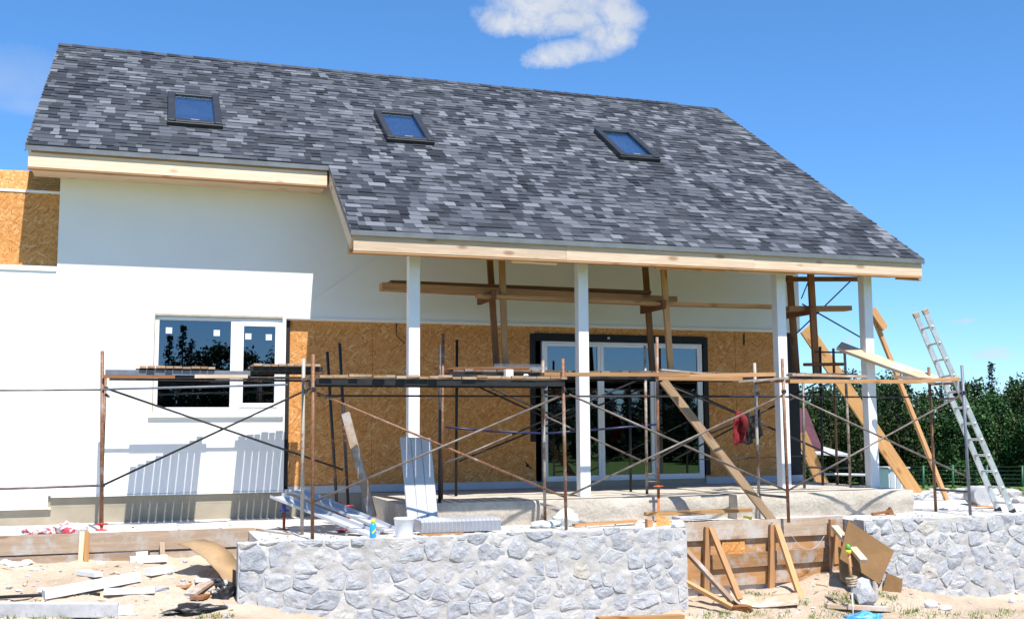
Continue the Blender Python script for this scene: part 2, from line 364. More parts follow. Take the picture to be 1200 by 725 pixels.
def lump(mb, c, size, seed, rough=.35, sub=2):
    """an irregular rock or crumpled lump"""
    bm = bmesh.new(); bmesh.ops.create_icosphere(bm, subdivisions=sub, radius=1)
    vs = []
    for v in bm.verts:
        d = 1+rough*noise.noise(v.co*1.3+Vector((seed*3.1, seed, 0)))+rough*.5*noise.noise(v.co*3.1+Vector((seed, 0, seed)))
        vs.append(Vector(c)+Vector((v.co.x*size[0]*d, v.co.y*size[1]*d, v.co.z*size[2]*d)))
    fs = [[v.index for v in f.verts] for f in bm.faces]; bm.free(); mb.add(vs, fs); return mb
# ---------------------------------------------------------------- light, sky, camera
SUN = Vector((.13, -1, 1.73)).normalized()
def build_world():
    w = bpy.data.worlds.new('World'); scene.world = w; w.use_nodes = True; nt = w.node_tree
    bg = nt.nodes['Background']; sky = nn(nt, 'ShaderNodeTexSky', sky_type='NISHITA')
    sky.sun_disc = False; sky.sun_elevation = math.asin(SUN.z); sky.sun_rotation = math.atan2(SUN.x, SUN.y)
    sky.air_density = .85; sky.dust_density = .15; sky.ozone_density = 1.6
    bg.inputs['Strength'].default_value = SKY_STRENGTH
    tc = nn(nt, 'ShaderNodeTexCoord'); d = tc.outputs['Generated']
    def dot(v):
        n = nn(nt, 'ShaderNodeVectorMath', operation='DOT_PRODUCT'); lk(nt, d, n.inputs[0]); n.inputs[1].default_value = v; return n.outputs['Value']
    ns = noise_n(nt, d, 15, 8, .62, .4); ns2 = noise_n(nt, d, 38, 8, .7, .3)
    nz = math_n(nt, 'ADD', math_n(nt, 'MULTIPLY', math_n(nt, 'SUBTRACT', ns.outputs['Fac'], .5), .95), math_n(nt, 'MULTIPLY', math_n(nt, 'SUBTRACT', ns2.outputs['Fac'], .5), 2.0))
    def blob(px, py, a, b, tilt=0.):
        c = ray(px, py).normalized(); e = c.cross(Vector((0, 0, 1))).normalized(); u = e.cross(c)
        e2 = e*math.cos(tilt)+u*math.sin(tilt); u2 = -e*math.sin(tilt)+u*math.cos(tilt)
        cz = dot(c); x = math_n(nt, 'DIVIDE', dot(e2*(CF/a)), cz); y = math_n(nt, 'DIVIDE', dot(u2*(CF/b)), cz)
        m = math_n(nt, 'SUBTRACT', 1., math_n(nt, 'ADD', math_n(nt, 'MULTIPLY', x, x), math_n(nt, 'MULTIPLY', y, y)))
        return math_n(nt, 'ADD', math_n(nt, 'MAXIMUM', m, -3.), math_n(nt, 'MULTIPLY', math_n(nt, 'SUBTRACT', math_n(nt, 'GREATER_THAN', cz, 0.), 1.), 9.))
    big = None
    for a in ((650, -8, 98, 52), (722, 14, 42, 24, -.5), (672, 60, 60, 18, .14), (716, 44, 36, 26, .4), (588, 26, 30, 18), (624, 24, 40, 19), (668, 24, 54, 20), (704, 42, 34, 18), (700, -28, 70, 40)):
        m = blob(*a); big = m if big is None else math_n(nt, 'MAXIMUM', big, m)
    cov = ramp(nt, math_n(nt, 'ADD', big, nz), [(.02, 0.), (.95, .94)]).outputs[0]
    small = None
    for a in ((1130, 376, 17, 4), (1163, 414, 26, 9), (996, 398, 9, 5)):
        m = blob(*a); small = m if small is None else math_n(nt, 'MAXIMUM', small, m)
    cov2 = ramp(nt, math_n(nt, 'ADD', small, math_n(nt, 'MULTIPLY', nz, .8)), [(.05, 0.), (.9, .5)]).outputs[0]
    wisp = None
    for a in ((10, 92, 85, 40, .1), (40, 125, 60, 12)):
        m = blob(*a); wisp = m if wisp is None else math_n(nt, 'MAXIMUM', wisp, m)
    cov3 = ramp(nt, math_n(nt, 'ADD', wisp, math_n(nt, 'MULTIPLY', nz, .5)), [(.0, 0.), (1., .22)]).outputs[0]
    c = sky.outputs[0]; k = .86/SKY_STRENGTH/EXPO
    hs = nn(nt, 'ShaderNodeHueSaturation'); hs.inputs['Saturation'].default_value = 1.20; lk(nt, c, hs.inputs['Color']); c = hs.outputs[0]
    tint = nn(nt, 'ShaderNodeMix', data_type='RGBA', blend_type='MULTIPLY'); tint.inputs[0].default_value = 1; lk(nt, c, tint.inputs[6]); tint.inputs[7].default_value = (*SKY_TINT, 1); c = tint.outputs[2]
    sz = nn(nt, 'ShaderNodeSeparateXYZ'); lk(nt, d, sz.inputs[0]); c = mix(nt, 1., c, ramp(nt, sz.outputs[2], [(.0, (.60, .69, .90)), (.16, (.76, .83, .95)), (.42, (1, 1, 1))]).outputs[0], 'MULTIPLY')
    shade = ramp(nt, ns.outputs['Fac'], [(.35, (.72*k, .80*k, .93*k)), (.6, (.88*k, .92*k, 1.*k))]).outputs[0]
    for cv in (cov3, cov2, cov): c = mix(nt, cv, c, shade)
    lk(nt, c, bg.inputs['Color'])
    l = bpy.data.lights.new('sun', 'SUN'); l.energy = SUN_STRENGTH; l.angle = R(.53); l.color = (1, .955, .89)
    o = bpy.data.objects.new('sun', l); COL.objects.link(o); o.rotation_euler = (-SUN).to_track_quat('-Z', 'Y').to_euler(); o.location = (2, -20, 40)
    cam = bpy.data.cameras.new('camera'); cam.sensor_width = 36; cam.lens = CF/1200*36; cam.clip_end = 3000; cam.clip_start = .1
    co = bpy.data.objects.new('camera', cam); COL.objects.link(co)
    mw = Matrix((CR, CU, -FW)).transposed().to_4x4(); mw.translation = E0; co.matrix_world = mw; scene.camera = co
    vs = scene.view_settings; vs.view_transform = 'Standard'; vs.look = 'None'; vs.gamma = 1; vs.use_curve_mapping = False; vs.exposure = math.log2(EXPO)
SKY_STRENGTH, SUN_STRENGTH, EXPO, SKY_TINT = .12, 4.6, 1.70, (.79, .97, 1.07)
build_world()

# ---------------------------------------------------------------- ground
def sm(a, b, t): t = max(0, min(1, (t-a)/(b-a))); return t*t*(3-2*t)
def gz(x, y):
    base = -1.06-.42*sm(.6, 3.2, x)
    z = base+.175*max(0, min(y, 14.5)-12)*(1-.66*sm(1, 4, x))
    z += .34*math.exp(-((x-8.9)**2/.9+(y-12.6)**2/.35))+.14*math.exp(-((x-7.2)**2/1.5+(y-12.5)**2/.3))
    z += .10*math.exp(-((x+.2)**2/.5+(y-13.2)**2/.3))+.08*math.exp(-((x-.75)**2/.12+(y-13.1)**2/.2))
    z += .38*sm(9, 4, y)                                        # rises again towards the viewer
    near = sm(14, 5, abs(x-4))*sm(9, 3, abs(y-12))
    z += near*(.05*noise.noise((x*1.7, y*1.7, 0))+.04*noise.noise((x*4.3, y*4.3, 3))+.022*noise.noise((x*11, y*11, 5)))
    far = sm(18, 34, math.hypot(x-4, y-12)); z = z*(1-far)+far*(-1.75+.25*noise.noise((x*.05, y*.05, 1)))
    return z
def rng(a, b, s):
    n = max(1, int(round((b-a)/s))); return [a+(b-a)*i/n for i in range(n)]
def build_ground():
    xs = [-1500, -700, -300, -150]+rng(-80, -8, 6)+rng(-8, -2.5, .5)+rng(-2.5, 12.5, .085)+rng(12.5, 20, .6)+rng(20, 120, 6)+[120, 200, 400, 800, 1500]
    ys = [-1500, -700, -300]+rng(-120, 0, 8)+rng(0, 8, .8)+rng(8, 14.6, .085)+rng(14.6, 30, 1.2)+rng(30, 140, 8)+[140, 250, 500, 1000, 1800]
    mb = MB(); mb.sheet([[(x, y, gz(x, y)) for x in xs] for y in ys])
    struct(mb.build('ground', M['ground'], None, True, 0., Vector((0, 0, 0))))
    # concrete terrace: stepped outline, its top slightly uneven
    TZ = -.41
    def tz(x, y): return TZ+.05*sm(13.6, 13.0, abs(y-13.45)+13)*0+.014*noise.noise((x*1.1, y*1.1, 2))+.008*noise.noise((x*5, y*5, 9))
    mb = MB()
    for (x0, x1, y0, y1) in ((-5, 1.2, 14.13, 15.99), (1.2, 6.35, 12.55, 15.99), (6.35, 8.95, 12.86, 15.99), (8.95, 14.5, 12.5, 17.5)):
        nx = max(2, int((x1-x0)/.16)); ny = max(2, int((y1-y0)/.16))
        rows = [[(x0+(x1-x0)*i/nx, y0+(y1-y0)*j/ny, tz(x0+(x1-x0)*i/nx, y0+(y1-y0)*j/ny)) for i in range(nx+1)] for j in range(ny+1)]
        mb.piece().sheet(rows)
        for rim, b in ((rows[0], 0), ([r[0] for r in rows], 0), ([r[-1] for r in rows], 0), (rows[-1], 0)):
            mb.sheet([rim, [(p[0], p[1], -1.7) for p in rim]])
    struct(mb.build('terrace', M['terrace'], None, True, 0., Vector((0, 0, 0))))
build_ground()

# ---------------------------------------------------------------- the house
YW, YO = 15.94, 16.03                                           # plaster face, cladding face
XL, XR, XC0, XC1, XJ = -1.65, 10.94, -1.27, 10.45, 2.33         # verges, wall corners, roof jog
YR, ZR, TAN, YE1, YE2 = 19.4565, 7.3657, .6642, 15.256, 13.38
TH = math.atan(TAN); SD = Vector((0, -math.cos(TH), -math.sin(TH))); SN = Vector((0, -math.sin(TH), math.cos(TH)))
YB = 2*YR-YE1
def roof_z(y): return ZR-abs(YR-y)*TAN
def roof_pt(px, py):
    d = ray(px, py); t = (ZR-YR*TAN-EYE)/(d.z-TAN*d.y); return E0+d*t
M['seal'] = plain('beige_seal', (.42, .37, .29), .8, .1, 8)
M['pane_backing'] = plain('grey_pane_backing', (.30, .34, .38), .8, .15, 2)  # grey for the sheet added under the skylight glass
def part_empty(name, loc, parent):
    o = bpy.data.objects.new(name, None); COL.objects.link(o); o.parent = parent; o.location = Vector(loc)-LOC[parent.name]; LOC[o.name] = Vector(loc); return o
def build_house():
    H = thing('house', 'white unfinished house with grey shingle roof and open porch', 'house', (4, 18, -.41))
    # -- walls
    mb = MB(); T = .16
    wx0, wx1, wz0, wz1 = .03, 1.785, 1.085, 2.43
    top = lambda y: roof_z(y)-.09
    def wbox(x0, x1, z0, z1): mb.box((x0, YW, z0), (x1, YW+T, z1))
    wbox(XC0, wx0, -.03, top(YW)); wbox(wx0, wx1, -.03, wz0); wbox(wx0, wx1, wz1, top(YW)); wbox(wx1, 1.835, -.03, top(YW)); wbox(1.835, XC1, 2.44, top(YW))
    mb.box((-6, YW, -.18), (XC0, YW+T, 3.0))
    yb = 2*YR-YW
    for x0, x1 in ((XC0, XC0+T), (XC1-T, XC1)):
        ya = YW+T+.002
        mb.hexa([(x0, ya, -.4), (x1, ya, -.4), (x1, ya, top(ya)), (x0, ya, top(ya))], [(x0, YR, -.4), (x1, YR, -.4), (x1, YR, ZR-.1), (x0, YR, ZR-.1)])
        mb.hexa([(x0, YR, -.4), (x1, YR, -.4), (x1, YR, ZR-.1), (x0, YR, ZR-.1)], [(x0, yb, -.4), (x1, yb, -.4), (x1, yb, top(yb)), (x0, yb, top(yb))])
    mb.box((XC0+T, yb-T, -.4), (XC1-T, yb, top(yb)))
    mb.build('wall', M['render'], H)
    mb = MB(); mb.box((-6, YW+.05, -.47), (1.82, YW+T-.01, -.19)); mb.box((XC0+.001, YW+.05, -.192), (1.82, YW+T-.012, -.035)); mb.box((1.84, YO+.002, -.47), (XC1-.02, YO+.12, .0)); mb.build('plinth', M['plinth'], H)
    mb = MB(); mb.box((-1.235, YW-.012, -.055), (1.83, YW+.03, -.034)); mb.build('base_strip', M['pvc'], H)
    mb = MB(); mb.box((-6.0, YW-.012, -.205), (XC0+.04, YW+.03, -.184)); mb.build('base_strip', M['pvc'], H)
    # -- wing at the left with raw strand board above the plaster
    mb = MB(); mb.box((-6, YO, 3.0), (XC0-.004, YO+.1, 4.09)); mb.build('wing_cladding', M['osb'], H)
    mb = MB(); mb.box((-6, YW-.02, 3.0), (XC0-.003, YO+.06, 3.065)); mb.build('wing_ledge', M['pvc'], H)
    mb = MB(); mb.box((-6, YO-.012, 4.09), (XC0-.004, YO+.11, 4.125)); mb.build('wing_capping', M['pvc'], H)
    mb = MB(); mb.hexa([(-6, YO+.12, 4.05), (XC0-.004, YO+.12, 4.05), (XC0-.004, YO+.16, 4.05), (-6, YO+.16, 4.05)], [(-6, YO+.25, 4.34), (XC0-.004, YO+.25, 4.46), (XC0-.004, YO+.3, 4.46), (-6, YO+.3, 4.34)]); mb.build('parapet_board', M['osb2'], H)
    # -- strand board on the porch wall, with the door opening
    dx0, dx1 = 5.70, 8.64
    mb = MB(); zt = 2.45
    xs = [1.90, 3.12, 4.37, dx0]
    for a, b in zip(xs[:-1], xs[1:]): mb.piece().box((a+.002, YO, .0), (b-.002, YO+.02, zt))
    mb.piece().box((dx0, YO, 2.27), (7.1, YO+.02, zt)); mb.piece().box((7.104, YO, 2.27), (dx1, YO+.02, zt)); mb.piece().box((dx1, YO, 0), (9.24, YO+.02, zt)); mb.piece().box((9.246, YO, 0), (10.25, YO+.02, zt))
    mb.build('osb_cladding', M['osb'], H)
    mb = MB(); mb.box((1.837, YO-.03, -.02), (1.90, YO+.03, 2.437)); mb.build('membrane_strip', M['black'], H)
    mb = MB(); mb.box((10.25, YO-.004, 0), (XC1-.001, YO+.1, 2.438)); mb.build('membrane_strip', M['black'], H)
    mb = MB()
    for a, b in (((dx0-.09, YO-.012, .62), (dx0, YO+.05, 2.30)), ((dx1, YO-.012, .05), (dx1+.085, YO+.05, 2.30)), ((dx0-.02, YO-.016, 2.19), (dx1+.04, YO+.05, 2.312))): mb.piece().box(a, b)
    mb.build('door_membrane', M['black'], H)
    mb = MB(); mb.box((1.84, YW+.045, 2.415), (XC1, YW+.1, 2.44)); mb.box((1.84, YW-.012, 2.432), (XC1, YW+.02, 2.452)); mb.build('drip_strip', M['pvc'], H)
    for a, b in ((1.84, dx0), (dx1, XC1)): mb = MB(); mb.box((a, YO-.03, -.09), (b, YO-.002, .02)); mb.build('base_flashing', M['pvcgrey'], H)
    # -- porch slab, stepping out at the right
    mb = MB()
    def block(x0, x1, y0, y1, z0, z1, seed):
        nx = int((x1-x0)/.09); nz = 6; ny = int((y1-y0)/.16)
        def nz_(x, z): return .008*noise.noise((x*3, z*9, seed))+.006*noise.noise((x*.9, z*2, seed+4))+(.018 if (z-z0)/(z1-z0) < .45+.1*noise.noise((x*2, 0, seed)) else 0)
        f = [[(x0+(x1-x0)*i/nx, y0-.02+nz_(x0+(x1-x0)*i/nx, z0+(z1-z0)*k/nz)+(.02 if k == nz else 0), z0+(z1-z0)*k/nz) for i in range(nx+1)] for k in range(nz+1)]
        mb.piece().sheet(f)
        t = [f[-1]]+[[(x0+(x1-x0)*i/nx, y0+(y1-y0)*j/ny, z1+.006*noise.noise((i*.4, j*.5, seed))) for i in range(nx+1)] for j in range(1, ny+1)]
        mb.sheet(t)
        for xx, kk in ((x0, 0), (x1, -1)):
            mb.sheet([[(xx, r[kk][1], r[kk][2]), (xx, y1, r[kk][2])] for r in f])
    block(2.98, 7.62, 13.5, 16.03, -.46, -.10, 1); block(7.62, 10.5, 13.28, 16.03, -.46, -.085, 5)
    mb.build('porch_slab', M['concrete'], H, True)
    # -- posts, beam
    for (tx, ty, bx, by, zb) in ((485, 301, 483, 588, -.1), (681, 309, 684, 577, -.1), (912, 322, 919, 576, -.085), (1014, 328, 1022, 571, -.085)):
        pt = P(tx, ty, y=13.98); pb = P(bx, by, y=13.98)
        mb = MB(); x = pt.x*.5+pb.x*.5; s = .075
        mb.box((x-s, 13.98-s, zb), (x+s, 13.98+s, 3.12)); o = mb.build('porch_post', M['pvc'], H, False, .006)
    mb = MB(); mb.box((2.40, 13.90, 3.12), (10.86, 14.06, 3.34)); mb.build('porch_beam', M['board'], H)
    for k in range(11):
        y0, y1 = 13.5, 15.9; x = 2.55+k*.82
        mb = MB() if k == 0 else mb
        mb.bar((x, y0, roof_z(y0)-.17), (x, y1, roof_z(y1)-.17), .06, .16)
    mb.build('rafters', M['board'], H)
    # -- timber at the eaves
    def fascia(x0, x1, y, z0, z1, n):
        for k in range(n):
            a, b = x0+(x1-x0)*k/n+.0015, x0+(x1-x0)*(k+1)/n-.0015; dy = RND.uniform(-.002, .002); plank('fascia_board', (a, y+dy, (z0+z1)/2), (b, y+dy, (z0+z1)/2), .035, z1-z0, M['pine'], H)
        plank('fascia_batten', (x0, y+.012, z1+.022), (x1, y+.012, z1+.022), .05, .045, M['board'], H)
        plank('soffit_lath', (x0, y+.035, z0-.014), (x1, y+.035, z0-.014), .10, .022, M['board'], H)
    fascia(-1.62, 2.30, YE1+.03, 4.285, 4.475, 1); fascia(2.355, 10.93, YE2+.03, 3.06, 3.26, 3)
    mb = MB(); mb.box((-1.60, 15.36, 4.30), (2.31, YW-.003, 4.325)); mb.build('soffit', M['pine'], H)
    for a, b, z, m in ((600, 652, 306, 'pine'), (768, 848, 0, 'board'), (864, 930, 0, 'pine'), (1050, 1078, 0, 'board')):
        p = P(a, 310, y=13.5); q = P(b, 310, y=13.5); plank('loose_lath', (p.x, 13.5, 3.026), (q.x, 13.5, 3.018), .07, .022, M[m], H)
    # rake boards at the jog and verges
    def rake(x, y0, y1, m, drop, h):
        plank('rake_board', (x, y0, roof_z(y0)-drop), (x, y1, roof_z(y1)-drop), .03, h, M[m], H, up=(0, 0, 1))
    rake(XJ+.018, 13.46, 15.6, 'pine', .20, .20); rake(XL+.05, 15.3, YR-.02, 'pine', .17, .17); rake(XR-.03, 13.46, YR-.02, 'pine', .2, .2)
    rake(XL+.05, YB, YR+.02, 'pine', .17, .17); rake(XR-.03, YB, YR+.02, 'pine', .17, .17)
    # -- roof: deck plus individually lapped shingle tabs
    mb = MB(); t = .06
    def slab(x0, x1, ya, yb_):
        a = Vector((0, ya, roof_z(ya)-.012)); b = Vector((0, yb_, roof_z(yb_)-.012)); dn = Vector((0, 0, -t))
        mb.hexa([Vector((x0, 0, 0))+a+dn, Vector((x1, 0, 0))+a+dn, Vector((x1, 0, 0))+a, Vector((x0, 0, 0))+a], [Vector((x0, 0, 0))+b+dn, Vector((x1, 0, 0))+b+dn, Vector((x1, 0, 0))+b, Vector((x0, 0, 0))+b])
    slab(XL, XR, YE1, YR); slab(XJ, XR, YE2, YE1); slab(XL, XR, YB, YR)
    RF = mb.build('roof', M['board'], H)
    mb = MB(); exp = .142; L = (YR-YE2)/math.cos(TH); rows = int(L/exp)+1; rr = random.Random(3); prev = []; cur = []
    for i in range(rows):
        s0 = i*exp; s1 = min(s0+exp*1.12, L)                        # slope distance from the porch eave
        yA = YE2-.012+s0*math.cos(TH); xa = XL-.012 if yA >= YE1-.02 else XJ-.012
        x = xa-rr.random()*.2; prev, cur = cur, []
        while x < XR+.012:
            w = rr.choice((.08, .11, .13, .16, .16, .2, .24)); x0 = max(x, xa); x1 = min(x+w, XR+.012); x += w
            if x1-x0 < .02: continue
            n = noise.noise((x*1.1-s0*.9, s0*2.4, 3.3))
            u = rr.random(); v = .05+.72*u+n*.09
            if rr.random() < .13+.12*max(0, n): v = .80+.2*rr.random()
            if rr.random() < .16:
                for p0, p1, pv in prev:
                    if p0 <= (x0+x1)/2 <= p1: v = pv+rr.uniform(-.06, .06); break
            cur.append((x0, x1, v)); hi = rr.random() < .45; h0 = .015 if hi else .006
            base0 = Vector((0, YE2-.012, roof_z(YE2-.012)))-SD*s0; base1 = Vector((0, YE2-.012, roof_z(YE2-.012)))-SD*s1
            a0 = base0+SN*h0; b0 = base0-SN*.004; a1 = base1+SN*.001
            mb.piece(max(0, min(1, v)))
            X0 = Vector((x0, 0, 0)); X1 = Vector((x1, 0, 0))
            mb.add([X0+b0, X1+b0, X1+a0, X0+a0, X1+a1, X0+a1], [(0, 1, 2, 3), (3, 2, 4, 5), (1, 4, 2), (0, 3, 5)])
    ySTEP = 0
    for i in range(int((YR-YE1)/math.cos(TH)/exp)+1):               # back slope, plain courses
        s0 = i*exp; y0 = YB-s0*math.cos(TH); y1 = max(YR, y0-exp*1.1*math.cos(TH))
        mb.piece(.4+.3*rr.random()); mb.add([(XL, y0, roof_z(y0)+.012), (XR, y0, roof_z(y0)+.012), (XR, y1, roof_z(y1)+.002), (XL, y1, roof_z(y1)+.002), (XL, y0, roof_z(y0)-.01), (XR, y0, roof_z(y0)-.01)], [(0, 1, 2, 3), (0, 4, 5, 1)])
    mb.build('shingles', M['shingle'], RF)
    mb = MB(); xk = roof_pt(783, 121).x; x = XL-.01
    while x < xk:
        w = .22; mb.piece(.1+.5*rr.random())
        for sgn in (-1, 1):
            y0 = YR+sgn*.11
            mb.hexa([(x, YR, ZR+.022), (x+w+.03, YR, ZR+.012), (x+w+.03, y0, roof_z(y0)+.012), (x, y0, roof_z(y0)+.022)], [(x, YR, ZR+.034), (x+w+.03, YR, ZR+.024), (x+w+.03, y0, roof_z(y0)+.024), (x, y0, roof_z(y0)+.034)])
        x += w
    mb.build('ridge_cap', M['shingle'], RF)
    mb = MB()
    def drip(x0, x1, y): mb.piece().box((x0, y-.016, roof_z(y)-.072), (x1, y-.002, roof_z(y)-.006))
    drip(XL-.01, XJ, YE1-.012); drip(XJ-.014, XR+.014, YE2-.012)
    for x, ya in ((XL-.012, YE1-.01), (XR+.004, YE2-.01), (XJ-.014, YE2-.01)):
        yz = YR if x != XJ-.014 else YE1
        mb.hexa([(x, ya, roof_z(ya)-.085), (x+.012, ya, roof_z(ya)-.085), (x+.012, ya, roof_z(ya)+.004), (x, ya, roof_z(ya)+.004)], [(x, yz, roof_z(yz)-.085), (x+.012, yz, roof_z(yz)-.085), (x+.012, yz, roof_z(yz)+.004), (x, yz, roof_z(yz)+.004)])
    mb.build('drip_edge', M['grey_metal'], RF)
    # -- skylights
    for cs, lab in ((((196, 114), (257, 119), (261, 152), (195, 147)), 'left'), (((438, 135), (490, 139), (508, 171), (451, 166)), 'mid'), (((696, 156), (742, 160), (771, 191), (723, 186)), 'right')):
        q = [roof_pt(*c) for c in cs]; c = sum(q, Vector())/4; w = ((q[1]-q[0]).length+(q[2]-q[3]).length)/4; h = ((q[3]-q[0]).length+(q[2]-q[1]).length)/4
        w *= .97; UX = Vector((1, 0, 0))
        def fr(mb, x0, x1, s0, s1, h0, h1):
            pts = lambda hh: [c+UX*x0+SD*s0+SN*hh, c+UX*x1+SD*s0+SN*hh, c+UX*x1+SD*s1+SN*hh, c+UX*x0+SD*s1+SN*hh]
            mb.hexa(pts(h0), pts(h1))
        mb = MB(); b = .105
        fr(mb, -w, -w+b, -h, h, -.02, .10); fr(mb, w-b, w, -h, h, -.02, .10); fr(mb, -w+b, w-b, -h, -h+.09, -.02, .098); fr(mb, -w+b, w-b, h-.10, h, -.02, .092)
        fr(mb, -w-.012, w+.012, h, h+.03, -.01, .075)
        SK = mb.build('skylight', M['sky_frame'], H, False, .008)
        mb = MB(); fr(mb, -w+b, w-b, -h+.09, h-.10, .062, .07); mb.build('pane', M['roof_glass'], SK)
        mb = MB(); fr(mb, -w+b, w-b, -h+.09, h-.10, .012, .016); mb.build('pane_backing', M['pane_backing'], SK)  # added sheet that mixes grey into the pane, paling its mirrored sky
        mb = MB(); fr(mb, -.06, .06, h-.155, h-.125, .071, .074); mb.build('rating_plate', M['pvc'], SK)
    # -- window
    W = part_empty('window', (.9, YW, 1.08), H)
    yf = YW+.03
    mb = MB()
    def fb(x0, x1, z0, z1, y0=yf, y1=yf+.09): mb.piece().box((x0, y0, z0), (x1, y1, z1))
    mx0 = P(270, 420, y=yf).x; mx1 = P(281, 420, y=yf).x
    fb(wx0, wx0+.055, wz0, wz1); fb(wx1-.05, wx1, wz0, wz1); fb(wx0+.055, wx1-.05, wz1-.055, wz1); fb(wx0+.055, wx1-.05, wz0, wz0+.065); fb(mx0, mx1, wz0+.065, wz1-.055)
    mb.build('frame', M['pvc'], W, False, .004)
    mb = MB(); mb.box((wx0-.014, YW-.004, wz0), (wx0, YW+.05, wz1+.03)); mb.box((wx0, YW-.004, wz1), (wx1, YW+.05, wz1+.03)); mb.build('foam_seal', M['seal'], W)
    sx0, sx1 = mx1, wx1-.05
    mb = MB()
    for a in ((sx0, sx0+.05, wz0+.065, wz1-.055), (sx1-.05, sx1, wz0+.065, wz1-.055), (sx0+.05, sx1-.05, wz1-.12, wz1-.055), (sx0+.05, sx1-.05, wz0+.065, wz0+.125)): fb(*a, yf-.012, yf+.06)
    mb.build('sash', M['pvc'], W, False, .004)
    for a, b, z0, z1 in ((wx0+.055, mx0, wz0+.065, wz1-.055), (sx0+.05, sx1-.05, wz0+.125, wz1-.12)):
        mb = MB(); mb.box((a, yf+.03, z0), (b, yf+.034, z1)); mb.build('pane', M['glass'], W)
    for px, py in ((198, 387), (254, 390), (291, 394), (315, 395)):
        p = P(px, py, y=yf+.028); mb = MB(); mb.box((p.x-.042, yf+.0265, p.z-.042), (p.x+.042, yf+.0285, p.z+.042)); mb.build('sticker', M['sticker'], W)
    mb = MB(); mb.hexa([(wx0-.06, YW-.045, wz0-.075), (wx1+.03, YW-.045, wz0-.075), (wx1+.03, YW-.045, wz0-.05), (wx0-.06, YW-.045, wz0-.05)], [(wx0-.06, yf+.05, wz0-.04), (wx1+.03, yf+.05, wz0-.04), (wx1+.03, yf+.05, wz0-.008), (wx0-.06, yf+.05, wz0-.008)]); mb.build('sill', M['pvc'], W, False, .003)
    # -- patio door
    Dr = part_empty('patio_door', (7.15, YO, 0), H)
    X = lambda px: P(px, 480, y=YO+.03).x
    y0, y1 = YO+.01, YO+.09; zt = 2.19
    mb = MB(); mb.piece().box((X(635.5), y0, 0), (X(638.5), y1, zt)); mb.piece().box((X(820.5), y0, 0), (X(823.5), y1, zt)); mb.piece().box((X(638.5), y0, zt-.03), (X(820.5), y1, zt)); mb.piece().box((X(638.5), y0, 0), (X(820.5), y1, .03))
    mb.build('frame', M['pvc'], Dr, False, .004)
    for a, b, w, yy in ((638.5, 704, .045, .0), (704.5, 767, .06, .012), (767.5, 820.5, .036, -.002)):
        xa, xb = X(a), X(b); mb = MB(); z0, z1 = .032, zt-.032; q0, q1 = y0+.008+yy, y1-.02+yy
        mb.box((xa, q0, z0), (xa+w, q1, z1)); mb.box((xb-w, q0, z0), (xb, q1, z1)); mb.box((xa+w, q0, z1-.045), (xb-w, q1, z1)); mb.box((xa+w, q0, z0), (xb-w, q1, z0+.05))
        lf = mb.build('door_leaf', M['pvc'], Dr, False, .003)
    for a, b, w, yy in ((638.5, 704, .045, .0), (704.5, 767, .06, .012), (767.5, 820.5, .036, -.002)):
        mb = MB(); mb.box((X(a)+w, y0+.035+yy, .082), (X(b)-w, y0+.039+yy, zt-.077)); mb.build('pane', M['glass'], Dr)
    # -- dim rooms behind the glass
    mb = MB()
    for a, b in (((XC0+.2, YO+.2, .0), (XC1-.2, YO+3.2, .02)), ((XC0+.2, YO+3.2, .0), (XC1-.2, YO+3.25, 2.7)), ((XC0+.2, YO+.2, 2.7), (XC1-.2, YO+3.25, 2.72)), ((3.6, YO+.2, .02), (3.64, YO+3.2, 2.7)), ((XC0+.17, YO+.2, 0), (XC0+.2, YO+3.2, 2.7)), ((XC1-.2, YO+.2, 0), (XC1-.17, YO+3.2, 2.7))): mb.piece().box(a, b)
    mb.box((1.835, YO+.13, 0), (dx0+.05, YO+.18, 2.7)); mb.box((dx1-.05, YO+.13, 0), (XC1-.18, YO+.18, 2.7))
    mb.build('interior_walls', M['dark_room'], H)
    return H
HOUSE = build_house()
